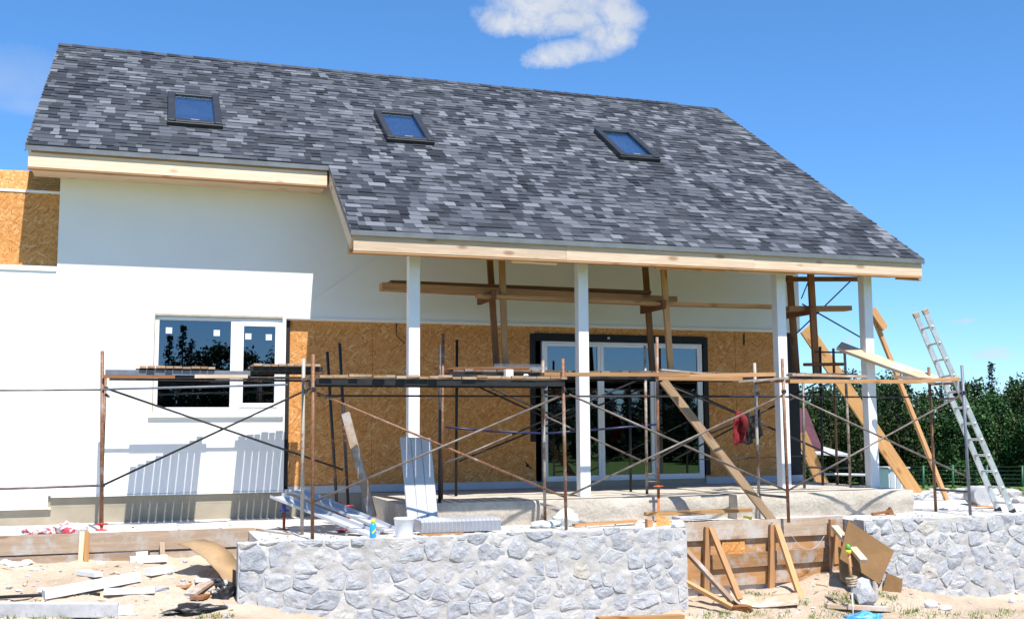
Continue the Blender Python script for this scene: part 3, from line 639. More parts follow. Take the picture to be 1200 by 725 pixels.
# things on and by the window
def window_bits():
    c = P(238, 478, y=YW+.25)
    mb = MB(); mb.box((.09, YW+.12, 1.06), (1.76, YW+.36, 1.10)); tag(mb.build('window_board', M['pvc'], None, False, .004), 'white inner window board behind the left window glass', 'shelf')
    mb = MB(); z = 1.10
    lathe(mb, (c.x, YW+.25, z), [(0, .085), (.02, .11), (.07, .115), (.10, .09), (.115, .03)], 14); tag(mb.build('toolbox', M['teal'], None, True), 'rounded teal plastic case on the window board inside the glass', 'case')
    for i, (px, m, r, h) in enumerate(((184, 'bluecan', .02, .09), (187, 'redpaint', .018, .05), (219, 'foam', .03, .04), (264, 'pvc', .02, .06))):
        c = P(px, 480, y=YW+.2); mb = MB(); lathe(mb, (c.x, YW+.2, 1.10), [(0, r), (h*.7, r), (h*.8, r*.5), (h, r*.45)], 10)
        tag(mb.build('small_pot', M[m], None, True), ('small blue bottle in the lower left corner of the window', 'small red pot beside the blue bottle in the window', 'small white pot left of the teal case in the window', 'small white bottle right of the teal case in the window')[i], 'pot')
    mb = MB(); a = P(365, 352, y=YW-.004); b = P(386, 338, y=YW-.004); c = P(422, 313, y=YW-.03); d = P(428, 311, y=YW-.03); e = P(442, 302, y=YW-.05)
    mb.tube([a, b, c, d, e], .004, 6); tag(mb.build('cable', M['pvc'], None, True), 'thin white cable hanging across the plaster under the porch roof', 'cable')
    mb = MB(); a = P(464.5, 378, y=YO-.004); b = P(464.5, 393, y=YO-.015); c = P(474, 402, y=YO-.005); mb.tube([a, b, c], .006, 6); tag(mb.build('cable', M['black'], None, True), 'short black cable end poking from the strand board near the first porch post', 'cable')
    mb = MB(); a = P(872, 391, y=YO-.004); b = P(872, 404, y=YO-.012); mb.tube([a, b], .012, 6); tag(mb.build('cable', M['black'], None, True), 'short black cable end above the strand board right of the door', 'cable')
    mb = MB(); p = P(618, 545, y=YO-.002); lathe(mb, (p.x, YO-.012, p.z), [(-.02, .02), (.02, .02)], 8); mb.tube([p, p+Vector((-.04, -.05, .05))], .008, 6); mb.tube([p, p+Vector((.06, -.05, -.05))], .008, 6); tag(mb.build('socket_wires', M['black'], None, True), 'black wire ends at a socket hole low in the strand board', 'wires')
    p = P(713, 396, y=YO-.02); mb = MB(); lathe(mb, (p.x, YO-.03, p.z-.015), [(0, .02), (.03, .02)], 8); tag(mb.build('lamp_holder', M['pvc'], None, True), 'tiny white lamp holder above the patio door', 'lamp holder')
window_bits()
# ---------------------------------------------------------------- scaffolding
def tubepart(name, a, b, r, mat, par, n=8):
    a = Vector(a); b = Vector(b); mb = MB(); mb.piece(); mb.tube([a, b], r, n); return mb.build(name, M[mat], par, True)
def jack(par, p, paint, zb):
    mb = MB(); p = Vector(p)
    lathe(mb, (p.x, p.y, zb), [(0, .075), (.008, .075), (.010, .017), (p.z-zb+.05, .017)], 12)
    lathe(mb, (p.x, p.y, p.z-.02), [(0, .026), (.03, .026)], 8); mb.bar((p.x-.07, p.y, p.z-.005), (p.x+.07, p.y, p.z-.005), .018, .018)
    return mb.build('jack_base', M[paint], par, True)
def coupler(par, p, mat='rust_dark'):
    mb = MB(); p = Vector(p); mb.box(p-Vector((.024, .03, .024)), p+Vector((.024, .03, .024))); return mb.build('coupler', M[mat], par, False, .006)
TR = .0215
def front_scaffold():
    S = thing('scaffold', 'long rusty tube scaffold standing along the terrace edge behind the stone wall', 'scaffold', (6.3, 12.95, -.41))
    yf, yr = 12.63, 13.30
    xs = [1.777, 4.865, 8.0, 10.925]
    mats = [('rust2', 'rust_pale'), ('rust', 'rust_pale'), ('rust', 'rust_pale'), ('greyblue', 'rust2')]
    tops = [(1.70, 1.69), (1.695, 1.71), (1.74, 1.718), (1.685, 1.695)]
    for x, (mf, mr), (tf, tr) in zip(xs, mats, tops):
        tubepart('upright', (x+.01, yf, -.415), (x-.01, yf, tf), TR, mf, S); tubepart('upright', (x-.02, yr, -.415), (x-.03, yr, tr), TR, mr, S)
        tubepart('transom', (x-.01, yf, 1.44), (x-.03, yr, 1.44), .019, mf if x < 9 else 'rust2', S)
        if x > 7: tubepart('transom', (x, yf, -.09), (x-.02, yr, -.09), .017, 'galv', S)
        for yy in (yf, yr):
            coupler(S, (x, yy, 1.30), 'rust_dark')
    q = [P(px, py, y=yf) for px, py in ((1085, 446), (1112, 456), (1128, 448), (1136, 430))]
    mb = MB(); mb.tube([(10.9, yr-.1, 1.40), (10.905, yr-.22, 1.22), (10.92, yf+.12, 1.22), (10.925, yf+.02, 1.42)], .016, 8); mb.build('bent_bracket', M['galv'], S, True)
    def brace(a, b, y, m, r=.0135): tubepart('brace', P(*a, y=y), P(*b, y=y), r, m, S)
    for k, (a, b) in enumerate((((371, 460), (664, 583)), ((366, 588), (661, 462)), ((667, 462), (921, 574)), ((667, 580), (919, 462)), ((925, 462), (1137, 560)), ((924, 574), (1131, 460)))):
        brace(a, b, yf+(.028 if k % 2 else .05), 'galv' if k else 'rust')
    tubepart('ledger', P(372, 463.5, y=yr+.03), P(1066, 465, y=yr+.03), .012, 'steel', S)
    tubepart('ledger', P(664, 464, y=yr+.05), P(905, 464, y=yr+.05), .013, 'bluepaint', S)
    # decks: cross boards nailed onto steel runners, and loose rails
    D = thing('scaffold_deck', 'brown board deck on black steel runners between the first two rusty uprights', 'scaffold deck', (3.2, 12.95, 1.45))
    z = P(500, 443, y=12.58).z
    mb = MB(); x = 1.83; xe = 4.83
    while x < xe:
        w = RND.uniform(.10, .19); h = RND.uniform(-.008, .012); mb.piece().box((x+.004, 12.54+RND.uniform(-.02, .03), z+h), (min(x+w-.004, xe+.05), 13.37+RND.uniform(-.03, .03), z+.028+h)); x += w
    mb.build('boards', M['deck'], D)
    for y in (12.60, 13.25): mb = MB(); mb.box((1.80, y-.022, z-.085), (4.86, y+.022, z-.012)); mb.build('steel_runner', M['steel'], D)
    return S, z
FS, DECKZ = front_scaffold()
def left_scaffold():
    S = thing('scaffold', 'short scaffold with x braces in front of the white wall and window', 'scaffold', (.8, 14.6, -.41))
    yf, yr = 14.50, 15.42
    a = P(120, 411, y=yf); b = P(119, 618, y=yf)
    tubepart('upright', (b.x, yf, -.34), (a.x, yf, a.z), TR+.002, 'rust', S); tubepart('upright', (b.x-.05, yr, -.4), (b.x-.05, yr, 1.55), TR, 'rust', S)
    j = jack(S, (b.x, yf, -.30), 'redpaint', -.385)
    for (t, bt, y) in (((398, 402), (408, 592), yf), ((383.5, 412), (394.5, 588), yr)):
        p = P(*t, y=y); q = P(*bt, y=y); d = (q-p); e = p+d*((-.33-p.z)/d.z)
        tubepart('upright', e, p, TR, 'rust_dark', S); jack(S, (q.x, y, q.z), 'redpaint', -.405)
    xl = b.x; z1 = P(123, 455, y=yf).z
    xr = P(404, 500, y=yf).x
    def br(a, b, y, m='steel', r=.0135): tubepart('brace', P(*a, y=y), P(*b, y=y), r, m, S)
    br((122, 454), (402, 550), yf+.03); br((121, 568), (382, 446), yf+.05)
    tubepart('ledger', P(120, 456, y=yf-.03), P(337, 450.5, y=yf-.03), .014, 'greyblue', S)
    tubepart('ledger', P(118, 456.5, y=yf-.05), P(-45, 457.5, y=yf-.25), .012, 'galv', S); tubepart('ledger', P(118, 568.5, y=yf-.05), P(-45, 574, y=yf-.1), .015, 'galv', S)
    xo = P(-44, 500, y=yf-.2).x; tubepart('upright', (xo, yf-.2, -.4), (xo, yf-.2, 1.7), TR, 'rust', S)
    for z in (z1, P(120, 568, y=yf).z): coupler(S, (xl, yf, z))
    tubepart('transom', (xl, yf, 1.28), (xl, yr, 1.28), .018, 'rust_dark', S); tubepart('transom', (xr-.04, yf, 1.28), (xr-.12, yr, 1.28), .018, 'rust_dark', S)
    zr = P(140, 438, y=yf).z
    tubepart('ledger', (xl, yf+.03, zr-.03), (xr-.02, yf+.03, zr-.03), .016, 'rust_dark', S); tubepart('ledger', (xl, yr-.03, zr-.03), (xr-.08, yr-.03, zr-.03), .016, 'rust_dark', S)
    # decks
    def deck(px0, px1, lab, z, back):
        x0 = P(px0, 430, y=yf).x; x1 = P(px1, 430, y=yf).x
        D = thing('scaffold_deck', lab, 'scaffold deck', ((x0+x1)/2, 14.67, z-.04), 'cross boarded decks of the left scaffold')
        mb = MB(); x = x0
        while x < x1:
            w = RND.uniform(.085, .13); h = RND.uniform(-.006, .006); mb.piece().box((x+.0045, yf-.05+RND.uniform(-.015, .015), z+h), (x+w-.0045, yr+.02+RND.uniform(-.012, .012)-back*max(0, x1-x)/(x1-x0), z+.028+h)); x += w
        mb.build('boards', M['deck'], D)
        for y in (yf+.06, yr-.06): mb = MB(); mb.box((x0-.04, y-.02, z-.065), (x1+.08, y+.02, z-.002)); mb.build('steel_runner', M['steel'], D)
    deck(163, 250, 'shorter cross boarded deck in front of the large window pane', P(200, 431.5, y=yf).z, .26)
    deck(297, 372, 'cross boarded deck reaching past the window onto the strand board', P(330, 429, y=yf).z, .04)
    p = P(124, 437, y=yf+.2); q = P(292, 434, y=yf+.2); p2 = P(121, 442, y=yf+.12); q2 = P(366, 440, y=yf+.12)
    zz = zr-.0
    mb = MB(); mb.box((p.x, yf+.0, zr-.012), (q.x, yf+.03, zr+.055)); tag(mb.build('scaffold_runner', M['greyblue'], None, False, .004), 'grey steel strip lying under the two left cross boarded decks', 'steel strip')
    o = plank('scaffold_plank', (p2.x, yf-.04, zr-.035), (P(205, 440, y=yf).x, yf-.04, zr-.03), .05, .04, M['board_dark']); tag(o, 'reddish plank beside the leftmost rusty upright under the short deck', 'plank')
    o = plank('scaffold_plank', (P(228, 440, y=yf).x, yf-.04, zr-.022), (P(290, 440, y=yf).x, yf-.04, zr-.018), .05, .045, M['form']); tag(o, 'pale plank end in front of the window mullion under the decks', 'plank')
    # white foam under the foot
    mb = MB(); mb.box((b.x-.16, yf-.13, -.415), (b.x+.2, yf+.13, -.385)); tag(mb.build('foam_offcut', M['foam'], None, False, .008), 'white foam offcut under the red scaffold foot', 'foam piece')
left_scaffold()
def rear_scaffold():
    S = thing('scaffold', 'dark scaffold under the porch roof standing on the concrete slab', 'scaffold', (7, 14.2, -.1))
    def up(t, b, m, zb=-.1, zf=None, y=None, jk=None):
        q = P(*b, z=zb) if y is None else P(*b, y=y); y = q.y; p = P(*t, y=y)
        x = p.x*.4+q.x*.6
        tubepart('upright', (q.x*.6+x*.4, y, (zf if zf is not None else q.z)), (p.x*.6+x*.4, y, p.z), .021, m, S)
        if jk: jack(S, (q.x*.6+x*.4, y, q.z+.10), jk, -.41)
        return y
    up((516, 404), (515, 585), 'rust_dark', y=13.62, zf=-.1); up((520, 391), (517, 577), 'rust', y=14.2, zf=-.1); up((536, 398), (534, 577), 'steel', y=14.75, zf=-.1)
    up((770.8, 395), (771, 578), 'rust', y=13.36, zf=-.1, jk='orangepaint'); up((756, 405), (758, 574), 'rust_pale', y=14.2, zf=-.1); up((738, 438), (739, 571), 'steel', y=14.75, zf=-.1)
    up((942, 440), (942, 572), 'galv', y=14.2, zf=-.09); up((962, 406), (963.5, 568), 'steel', y=14.75, zf=-.09); up((977, 408), (981, 567), 'rust2', y=14.9, zf=-.09); up((989, 403), (997, 572), 'rust_pale', y=14.2, zf=-.09)
    def br(a, b, y, m='steel', r=.013, nm='brace'): tubepart(nm, P(*a, y=y), P(*b, y=y), r, m, S)
    br((554, 450), (640, 489), 14.75); br((566, 450), (660, 492), 14.2); br((640, 488), (757, 542), 14.2, 'galv')
    br((522, 543), (600, 509), 14.2, 'galv'); br((600, 509), (757, 441), 14.2); br((538, 540), (622, 506), 14.75); br((622, 506), (760, 452), 14.75)
    br((764, 540), (856, 490), 13.5, 'galv'); br((766, 440), (962, 527), 14.75); br((772, 447), (868, 486), 14.2); br((868, 486), (997, 543), 14.2)
    br((790, 538), (962, 446), 14.75); br((827, 510), (998, 438), 14.2)
    br((522, 500), (575, 505), 14.2, 'bluepaint', .014, 'ledger'); br((575, 505), (640, 507.5), 14.2, 'bluepaint', .014, 'ledger'); br((640, 507.5), (700, 503), 14.2, 'bluepaint', .014, 'ledger'); br((700, 503), (769, 497), 14.2, 'bluepaint', .014, 'ledger')
    br((820, 538), (945, 534), 14.75, 'steel', .008, 'ledger')
    br((940, 547), (1000, 548), 14.75, 'steel', .016, 'ledger'); br((955, 412), (991, 413), 14.2, 'steel', .012, 'ledger'); br((960, 555), (1015, 556), 14.9, 'pvcgrey', .02, 'ledger'); br((942, 427), (988, 426.5), 14.3, 'board_dark', .025, 'ledger')
    br((757, 555), (771, 555.5), 14.2, 'galv', .013, 'transom'); br((757, 564), (771, 564), 14.2, 'galv', .013, 'transom')
    z = P(700, 437, y=14.2).z
    D = thing('scaffold_deck', 'long shaded board deck under the porch roof in front of the door', 'scaffold deck', (7, 14.6, z-.06))
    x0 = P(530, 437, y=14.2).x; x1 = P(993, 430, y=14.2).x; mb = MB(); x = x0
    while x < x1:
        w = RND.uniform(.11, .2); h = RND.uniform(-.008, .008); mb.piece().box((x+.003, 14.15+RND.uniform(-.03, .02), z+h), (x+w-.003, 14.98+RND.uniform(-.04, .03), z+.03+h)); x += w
    mb.build('boards', M['deck_shaded'], D)
    for y in (14.19, 14.9): mb = MB(); mb.box((x0-.05, y-.02, z-.08), (x1+.02, y+.02, z-.012)); mb.build('steel_runner', M['steel'], D)
    o = plank('scaffold_plank', (x0-.2, 14.3, z+.045), (x0+1.1, 14.25, z+.06), .2, .03, M['board_dark']); tag(o, 'brown plank end jutting left from the shaded deck under the porch roof', 'plank')
    mb = MB(); p = P(578, 421, y=14.22); q = P(640, 421, y=14.22); mb.box((p.x, 14.18, z+.034), (q.x, 14.2, z+.115)); tag(mb.build('plastic_strip', M['film'], None), 'translucent plastic strip standing on the shaded deck left of the door', 'plastic strip')
    return z
M['deck_shaded'] = wood('deck_boards_shaded', (.20, .125, .07), 1, .5, False, (.20, .18, .16))  # darker copy of the deck boards: porch roof shade put into the colour
RZ = rear_scaffold()
def trestles():
    labs = ('two thin timber uprights left of the patio door below the roof', 'two timber uprights above the middle of the patio door', 'two dark timber uprights beside the third porch post')
    spec = (((574, 306), (581, 416), (588, 306), (592, 419), (559, 349), (592, 348)), ((756, 312), (764, 424), (777, 311), (785, 422), (754, 362), (786, 357)), ((925, 322), (932, 418), (950, 322), (956, 427), (921, 371), (958, 361)))
    for lab, (t0, b0, t1, b1, c0, c1) in zip(labs, spec):
        big = t0[0] > 900
        pr = P(*b0, y=14.88); pf = P(*b1, y=14.33)
        G = thing('timber_trestle', lab, 'trestle', (pf.x, 14.6, RZ+.03), 'timber trestles standing on the deck under the porch roof')
        for (t, bt, y) in ((t0, b0, 14.88), (t1, b1, 14.33)):
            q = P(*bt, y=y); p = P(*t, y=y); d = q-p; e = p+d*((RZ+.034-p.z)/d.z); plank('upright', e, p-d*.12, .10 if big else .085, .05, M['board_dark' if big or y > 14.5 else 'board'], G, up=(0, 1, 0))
        a = P(*c0, y=14.95); b = P(*c1, y=14.2); m_ = (a+b)/2
        zc = (a.z+b.z)/2; x = pf.x*.5+pr.x*.5-.02
        plank('cross_block', (m_.x-.06, 14.98, zc), (m_.x-.06, 14.2, zc), .05, .13, M['board_dark'], G, up=(0, 0, 1))
    def bd(a, b, y, w, t, m, lab, bend=0., y2=None):
        o = plank('scaffold_plank', P(*a, y=y), P(*b, y=y2 or y), w, t, M[m], None, bend=bend); return tag(o, lab, 'plank')
    bd((446, 336), (790, 352), 14.75, .22, .10, 'board', 'broad brown plank high under the porch roof, leftmost of the high planks')
    bd((456, 331), (760, 343), 14.9, .2, .045, 'board_dark', 'brown plank lying behind and on the leftmost high plank')
    bd((559, 347), (786, 357), 14.35, .16, .045, 'board', 'thin orange plank resting on the left and middle trestle blocks')
    bd((772, 356), (906, 359.5), 14.4, .14, .055, 'board', 'narrow orange plank running from the middle trestle to the third post')
    bd((921, 362), (994, 361.5), 14.45, .2, .075, 'board', 'short orange plank with cut end between third and fourth porch posts')
trestles()
def tie_bars():
    def t(a, b, y, r, m, lab, y2=None):
        mb = MB(); mb.tube([P(*a, y=y), P(*b, y=y2 or y)], r, 8); tag(mb.build('steel_rod', M[m], None, True), lab, 'rod')
    o = plank('beam', P(922, 327, y=14.55), P(1008, 327, y=14.55), .07, .07, M['board_dark']); tag(o, 'dark horizontal timber just under the eaves between third and fourth posts', 'beam')
    t((1000, 326), (932, 392), 14.9, .011, 'bluepaint', 'thin dark rod slanting down left from the timber under the eaves', 15.3)
    t((948, 328), (939, 350), 15.2, .010, 'bluepaint', 'short thin rod close to the wall corner under the eaves', 15.3)
    t((940, 356), (1010, 396), 15.2, .012, 'steel', 'dark rod sloping down right behind the fourth porch post', 14.9)
tie_bars()
def front_boards():
    def bd(a, b, y, w, t, m, lab, bend=0., y2=None, up=(0, 0, 1)):
        o = plank('scaffold_plank', P(*a, y=y), P(*b, y=y2 or y), w, t, M[m], None, up=up, bend=bend); return tag(o, lab, 'plank')
    z = 1.459+.025
    for y, a, b, m, w, lab in ((12.72, 636, 806, 'board', .12, 'orange plank laid along the front scaffold before the patio door'), (12.66, 770, 868, 'board', .10, 'orange plank end overlapping at the front scaffold right of the door')):
        pa = P(a, 441, y=y); pb = P(b, 441, y=y); tag(plank('scaffold_plank', (pa.x, y, 1.50 if a < 700 else 1.462), (pb.x, y, 1.515 if a < 700 else 1.46), w, .045, M[m]), lab, 'plank')
    bd((800, 441), (906, 438.5), 12.95, .14, .05, 'board', 'lighter orange plank with bright end left of the third porch post')
    bd((862, 447), (921, 443), 12.68, .16, .03, 'board_old', 'weathered grey plank tip reaching the third front upright')
    bd((773, 433), (862, 441), 13.2, .12, .02, 'board_old', 'thin warped plank lying behind the orange front planks')
    bd((923, 446.5), (1077, 447), 12.72, .12, .05, 'board', 'long orange plank between the third front upright and the ladder')
    bd((925, 439), (1012, 441), 13.1, .16, .03, 'board_old', 'pale thin plank on the scaffold behind the fourth porch post')
    bd((1046, 441), (1092, 445), 13.25, .22, .04, 'board_old', 'pale plank end on the scaffold transom beside the ladder', y2=12.9)
    bd((1076, 446.5), (1120, 444), 12.82, .2, .05, 'board', 'short orange plank ending against the aluminium ladder', y2=12.72)
    a = P(983, 405, y=14.16); b = P(1097, 446, y=13.2)
    tag(plank('scaffold_plank', a, b, .24, .045, M['form'], None, up=(-.2, -.5, 1), bend=-.01), 'long grey plank sloping down from behind the fourth post to the ladder', 'plank')
    # leaning boards
    a = P(906, 611, y=12.78); b = P(777, 446, y=13.0)
    tag(plank('leaning_board', a, b, .11, .045, M['plank_tan'], None, up=(0, -1, .1)), 'long weathered board slanting from the formwork up to the front scaffold', 'board')
    a = P(437, 606, y=13.62); b = P(405, 484, y=14.05)
    tag(plank('leaning_board', a, b, .10, .05, M['board_old'], None, up=(-.6, -1, .1)), 'narrow lath leaning against the scaffold left of the first porch post', 'board')
    xg = XC1+.02
    a = P(1075, 580, y=16.9); b = P(944, 385, y=16.9)
    tag(plank('leaning_board', a, b, .25, .05, M['board_fresh'], None, up=(-.1, -1, .05)), 'longest orange board, sloping from the house corner past the fourth post', 'board')
    a = P(968, 576, y=16.6); b = P(938, 508, y=16.6)
    tag(plank('leaning_board', a, b, .22, .05, M['board_fresh'], None, up=(-.1, -1, .05)), 'short orange board leaning at the foot of the house corner', 'board')
    a = P(1110, 587, y=15.2); b = P(1020, 362, y=15.2)
    tag(plank('leaning_pole', a, b, .065, .06, M['board'], None, up=(0, -1, 0)), 'long thin timber pole leaning between fourth post and ladder', 'pole')
    a = P(1037, 385, y=15.13); b = P(1022, 362, y=15.13)
    tag(plank('timber_block', a, b, .12, .05, M['board'], None, up=(0, -1, 0)), 'short timber block nailed at the top of the leaning pole', 'block')
    # cans on the deck
    p = P(596, 437, y=12.8); mb = MB(); mb.box((p.x-.048, 12.75, DECKZ+.036), (p.x+.048, 12.85, DECKZ+.125)); tag(mb.build('small_box', M['pvc'], None, False, .006), 'small white box standing on the brown front deck', 'box')
    p = P(616, 437, y=12.8); mb = MB(); lump(mb, (p.x, 12.8, DECKZ+.055), (.035, .04, .022), 4); tag(mb.build('foam_crumb', M['foam'], None, True), 'white foam crumb on the brown front deck beside the box', 'foam piece')
M['board_fresh'] = wood('board_fresh_orange', (.54, .30, .12), 0, .7)
front_boards()
def ladder():
    B = P(1187, 600, z=-.40); A = P(1170, 598, z=-.40); A = Vector((A.x, A.y, -.40))
    TB = P(1085, 366, y=B.y); TA = P(1074, 370, y=A.y)
    L = thing('ladder', 'aluminium ladder leaning on the right end of the scaffold', 'ladder', (B+A)/2)
    dB = (TB-B); dA = (TA-A); s = min(dB.length, dA.length)
    w = (A-B).normalized()
    for p, t in ((B, TB), (A, TA)):
        mb = MB(); mb.bar(p, t, .085, .028, up=w); mb.build('rail', M['alu'], L, False, .006)
    for k in range(12):
        f = .045+k*.0805
        p = B+dB*f; q = A+dA*f; mb = MB(); mb.tube([p-w*.03, q+w*.03], .017, 8); mb.build('rung', M['alu'], L, True)
        if k % 2 == 0: pass
    for p, t in ((B, TB), (A, TA)):
        for e, nm in ((0, 'foot_cap'), (1, 'end_cap')):
            d = (t-p).normalized(); c = p if e == 0 else t; mb = MB(); mb.bar(c-d*.025, c+d*.05, .095, .038, up=w); mb.build(nm, M['rope' if e else 'steel'], L, False, .005)
ladder()
def laundry():
    # red jacket and dark trousers slung over the brace
    def garment(px0, px1, py0, py1, mat, nm, lab, y, sleeve=False, seed=0):
        nx, nz = 16, 18; rows = []
        for j in range(nz+1):
            r = []; v = j/nz
            for i in range(nx+1):
                u = i/nx; wv = .55+.45*min(1, v*2.2)+.06*noise.noise((v*3, seed, 1)); sh = 2.2*noise.noise((v*1.6, seed*2.3, 4))
                px = (px0+px1)/2+sh+(px1-px0)*(u-.5)*wv; py = py0+(py1-py0)*v*(1-.10*noise.noise((u*2.5, seed, 2))-.12*abs(u-.35))
                p = P(px, py, y=y); p.y += .022*math.sin(u*9+seed*2+v*2.5)*(.15+.85*v)+.05*noise.noise((u*4, v*3, seed))+.018*noise.noise((u*11, v*9, seed)); r.append(p)
            rows.append(r)
        mb = MB(); mb.sheet(rows, .014)
        if sleeve:
            a = P(px1-4, py0+4, y=y-.03); b = P(px1-.5, py0+14, y=y-.07); c = P(px1-3, py0+24, y=y-.06); mb.tube([a, a.lerp(b, .5), b, c], [.035, .055, .05, .035], 10)
        tag(mb.build(nm, M[mat], None, True), lab, 'clothing')
    garment(859, 874, 482, 521, 'redcloth', 'jacket', 'red jacket hanging from the scaffold brace right of the door', 13.9, True, 1)
    garment(872, 881, 483, 521, 'blackcloth', 'trousers', 'black trousers hanging between the red jacket and the pale upright', 14.0, False, 3)
    garment(882, 892, 480, 514, 'blackcloth', 'jacket', 'dark jacket hanging right of the pale scaffold upright', 13.95, False, 6)
laundry()
# ---------------------------------------------------------------- rubble stone walls
def clip(poly, n, d):
    out = []
    for i in range(len(poly)):
        a = poly[i]; b = poly[(i+1) % len(poly)]; fa = a[0]*n[0]+a[1]*n[1]-d; fb = b[0]*n[0]+b[1]*n[1]-d
        if fa <= 0: out.append(a)
        if (fa < 0 < fb) or (fb < 0 < fa):
            t = fa/(fa-fb); out.append((a[0]+(b[0]-a[0])*t, a[1]+(b[1]-a[1])*t))
    return out
def stone_wall(lab, corners_u, face, side_u=None, depth=.3, seed=1):
    """face(u, z, d): the point on the wall's front at run u, height z, d metres out; stones are Voronoi cells, faceted, set in mortar"""
    u0, u1, zb, ztop = corners_u; rr = random.Random(seed)
    pts = []; z = zb-.1; KZ = 1.3
    while z < max(ztop(u0), ztop(u1))+.15:
        h = rr.uniform(.16, .25); u = u0-.15+rr.uniform(0, .15)
        while u < u1+.2:
            w = rr.uniform(.2, .46) if rr.random() > .2 else rr.uniform(.08, .14)
            pts.append((u+w/2+rr.uniform(-.02, .02), (z+h/2+rr.uniform(-.06, .06))*KZ))
            if rr.random() < .22: pts.append((u+w*.1, (z+h*rr.uniform(-.3, .3))*KZ))
            u += w
        z += h
    W = thing('stone_wall', lab, 'wall', face((u0+u1)/2, zb, -depth/2))
    mb = MB(); mo = MB(); mo.piece(.5)
    nu = int((u1-u0)/.024); nz = 52
    rows = [[face(u0+(u1-u0)*i/nu, zb+(ztop(u0+(u1-u0)*i/nu)-zb)*k/nz, .0135+.010*noise.noise((i*.11, k*.13, seed))+.011*noise.noise((i*.3, k*.36, seed+3))+.006*noise.noise((i*.9, k*.9, seed+5))) for i in range(nu+1)] for k in range(nz+1)]
    mo.sheet(rows)
    top = [rows[-1]]
    for j in range(1, 5): top.append([face(u0+(u1-u0)*i/nu, ztop(u0+(u1-u0)*i/nu)-.0+.022*noise.noise((i*.3, j*1.3, seed+7)), -depth*j/4) for i in range(nu+1)])
    mo.sheet(top)
    for k in (0, -1): mo.sheet([[r[k] for r in rows], [r[k]+(face(u0, 0, -depth)-face(u0, 0, 0)) for r in rows]])
    for i, p in enumerate(pts):
        poly = [(p[0]-.4, p[1]-.4), (p[0]+.4, p[1]-.4), (p[0]+.4, p[1]+.4), (p[0]-.4, p[1]+.4)]
        for j, q in enumerate(pts):
            if i == j: continue
            dx, dz = q[0]-p[0], q[1]-p[1]
            if abs(dx) > .8 or abs(dz) > .8: continue
            L = math.hypot(dx, dz)
            if L < 1e-5: continue
            n = (dx/L, dz/L); poly = clip(poly, n, n[0]*(p[0]+q[0])/2+n[1]*(p[1]+q[1])/2)
            if not poly: break
        if not poly or len(poly) < 3: continue
        poly = [(a[0], a[1]/KZ) for a in poly]
        for n, d in (((-1, 0), -u0), ((1, 0), u1), ((0, -1), -zb)):
            poly = clip(poly, n, d)
            if len(poly) < 3: break
        if len(poly) < 3: continue
        tu = sum(a[0] for a in poly)/len(poly); poly = clip(poly, (0, 1), ztop(tu)+rr.uniform(-.015, .03))
        if len(poly) < 3: continue
        cx = sum(a[0] for a in poly)/len(poly); cz = sum(a[1] for a in poly)/len(poly)
        ex = max(a[0] for a in poly)-min(a[0] for a in poly); ez = max(a[1] for a in poly)-min(a[1] for a in poly)
        if ex < .05 or ez < .04: continue
        # subdivide and roughen the outline
        out = []
        for k in range(len(poly)):
            a = poly[k]; b = poly[(k+1) % len(poly)]; L = math.hypot(b[0]-a[0], b[1]-a[1]); ns = max(1, int(L/.05))
            for s in range(ns):
                f = s/ns; out.append((a[0]+(b[0]-a[0])*f, a[1]+(b[1]-a[1])*f))
        gap = rr.uniform(.0, .010); o2 = []
        for k, a in enumerate(out):
            pa = out[k-1]; na = out[(k+1) % len(out)]; a = (a[0]*.8+.1*(pa[0]+na[0]), a[1]*.8+.1*(pa[1]+na[1]))
            L = math.hypot(a[0]-cx, a[1]-cz) or 1; s = max(.3, 1-gap/L*1.15+.11*noise.noise((a[0]*8, a[1]*8, seed+i*.1))+.06*noise.noise((a[0]*23, a[1]*23, seed+i*.1)))
            o2.append((cx+(a[0]-cx)*s, cz+(a[1]-cz)*s))
        d1 = rr.uniform(.012, .027); tx, tz_ = rr.uniform(-.10, .10), rr.uniform(-.10, .06); n = len(o2); vs = []; fs = []
        def put(sc, d, ro):
            for a in o2:
                uu = cx+(a[0]-cx)*sc; zz = cz+(a[1]-cz)*sc; vs.append(face(uu, zz, d+(tx*(uu-cx)+tz_*(zz-cz) if sc < 1 else 0)+ro*noise.noise((uu*11, zz*11, i*.7+seed))))
        put(1., -.015, 0); put(1., .004, .008); put(.93, d1*.85, .011); put(.62, d1+.001, .019); put(.3, d1+.001, .021)
        vs.append(face(cx, cz, d1+.008+.02*noise.noise((cx*11, cz*11, i*.7+seed))))
        for ri in range(4):
            for k in range(n): fs.append((ri*n+k, ri*n+(k+1) % n, (ri+1)*n+(k+1) % n, (ri+1)*n+k))
        for k in range(n): fs.append((4*n+k, 4*n+(k+1) % n, 5*n))
        mb.piece(rr.random()); mb.add(vs, fs)
    mb.build('stones', M['stone'], W); mo.build('mortar', M['mortar'], W, True)
    return W
def walls():
    YF = 12.32
    zt1 = lambda x: -.395-.0*(x)+.02*noise.noise((x*2.3, 0, 3))+.012*noise.noise((x*8, 0, 5))
    xa = P(279, 660, y=YF).x; xb = P(805, 660, y=YF).x
    stone_wall('grey rubble stone wall in front of the scaffold, left of the formwork gap', (xa, xb, -1.62, zt1), lambda u, z, d: Vector((u, YF-d, z)), depth=.27, seed=5)
    xc = P(1012, 650, y=YF).x
    zt2 = lambda x: -.40+.03*noise.noise((x*2.3, 4, 3))+.015*noise.noise((x*8, 0, 9))
    stone_wall('grey rubble stone wall at the right, below the ladder', (xc, 13.6, -1.72, zt2), lambda u, z, d: Vector((u, YF-.02-d, z)), depth=.22, seed=9)
    # the left end of the first wall: stones facing the camera's left
    mb = MB()
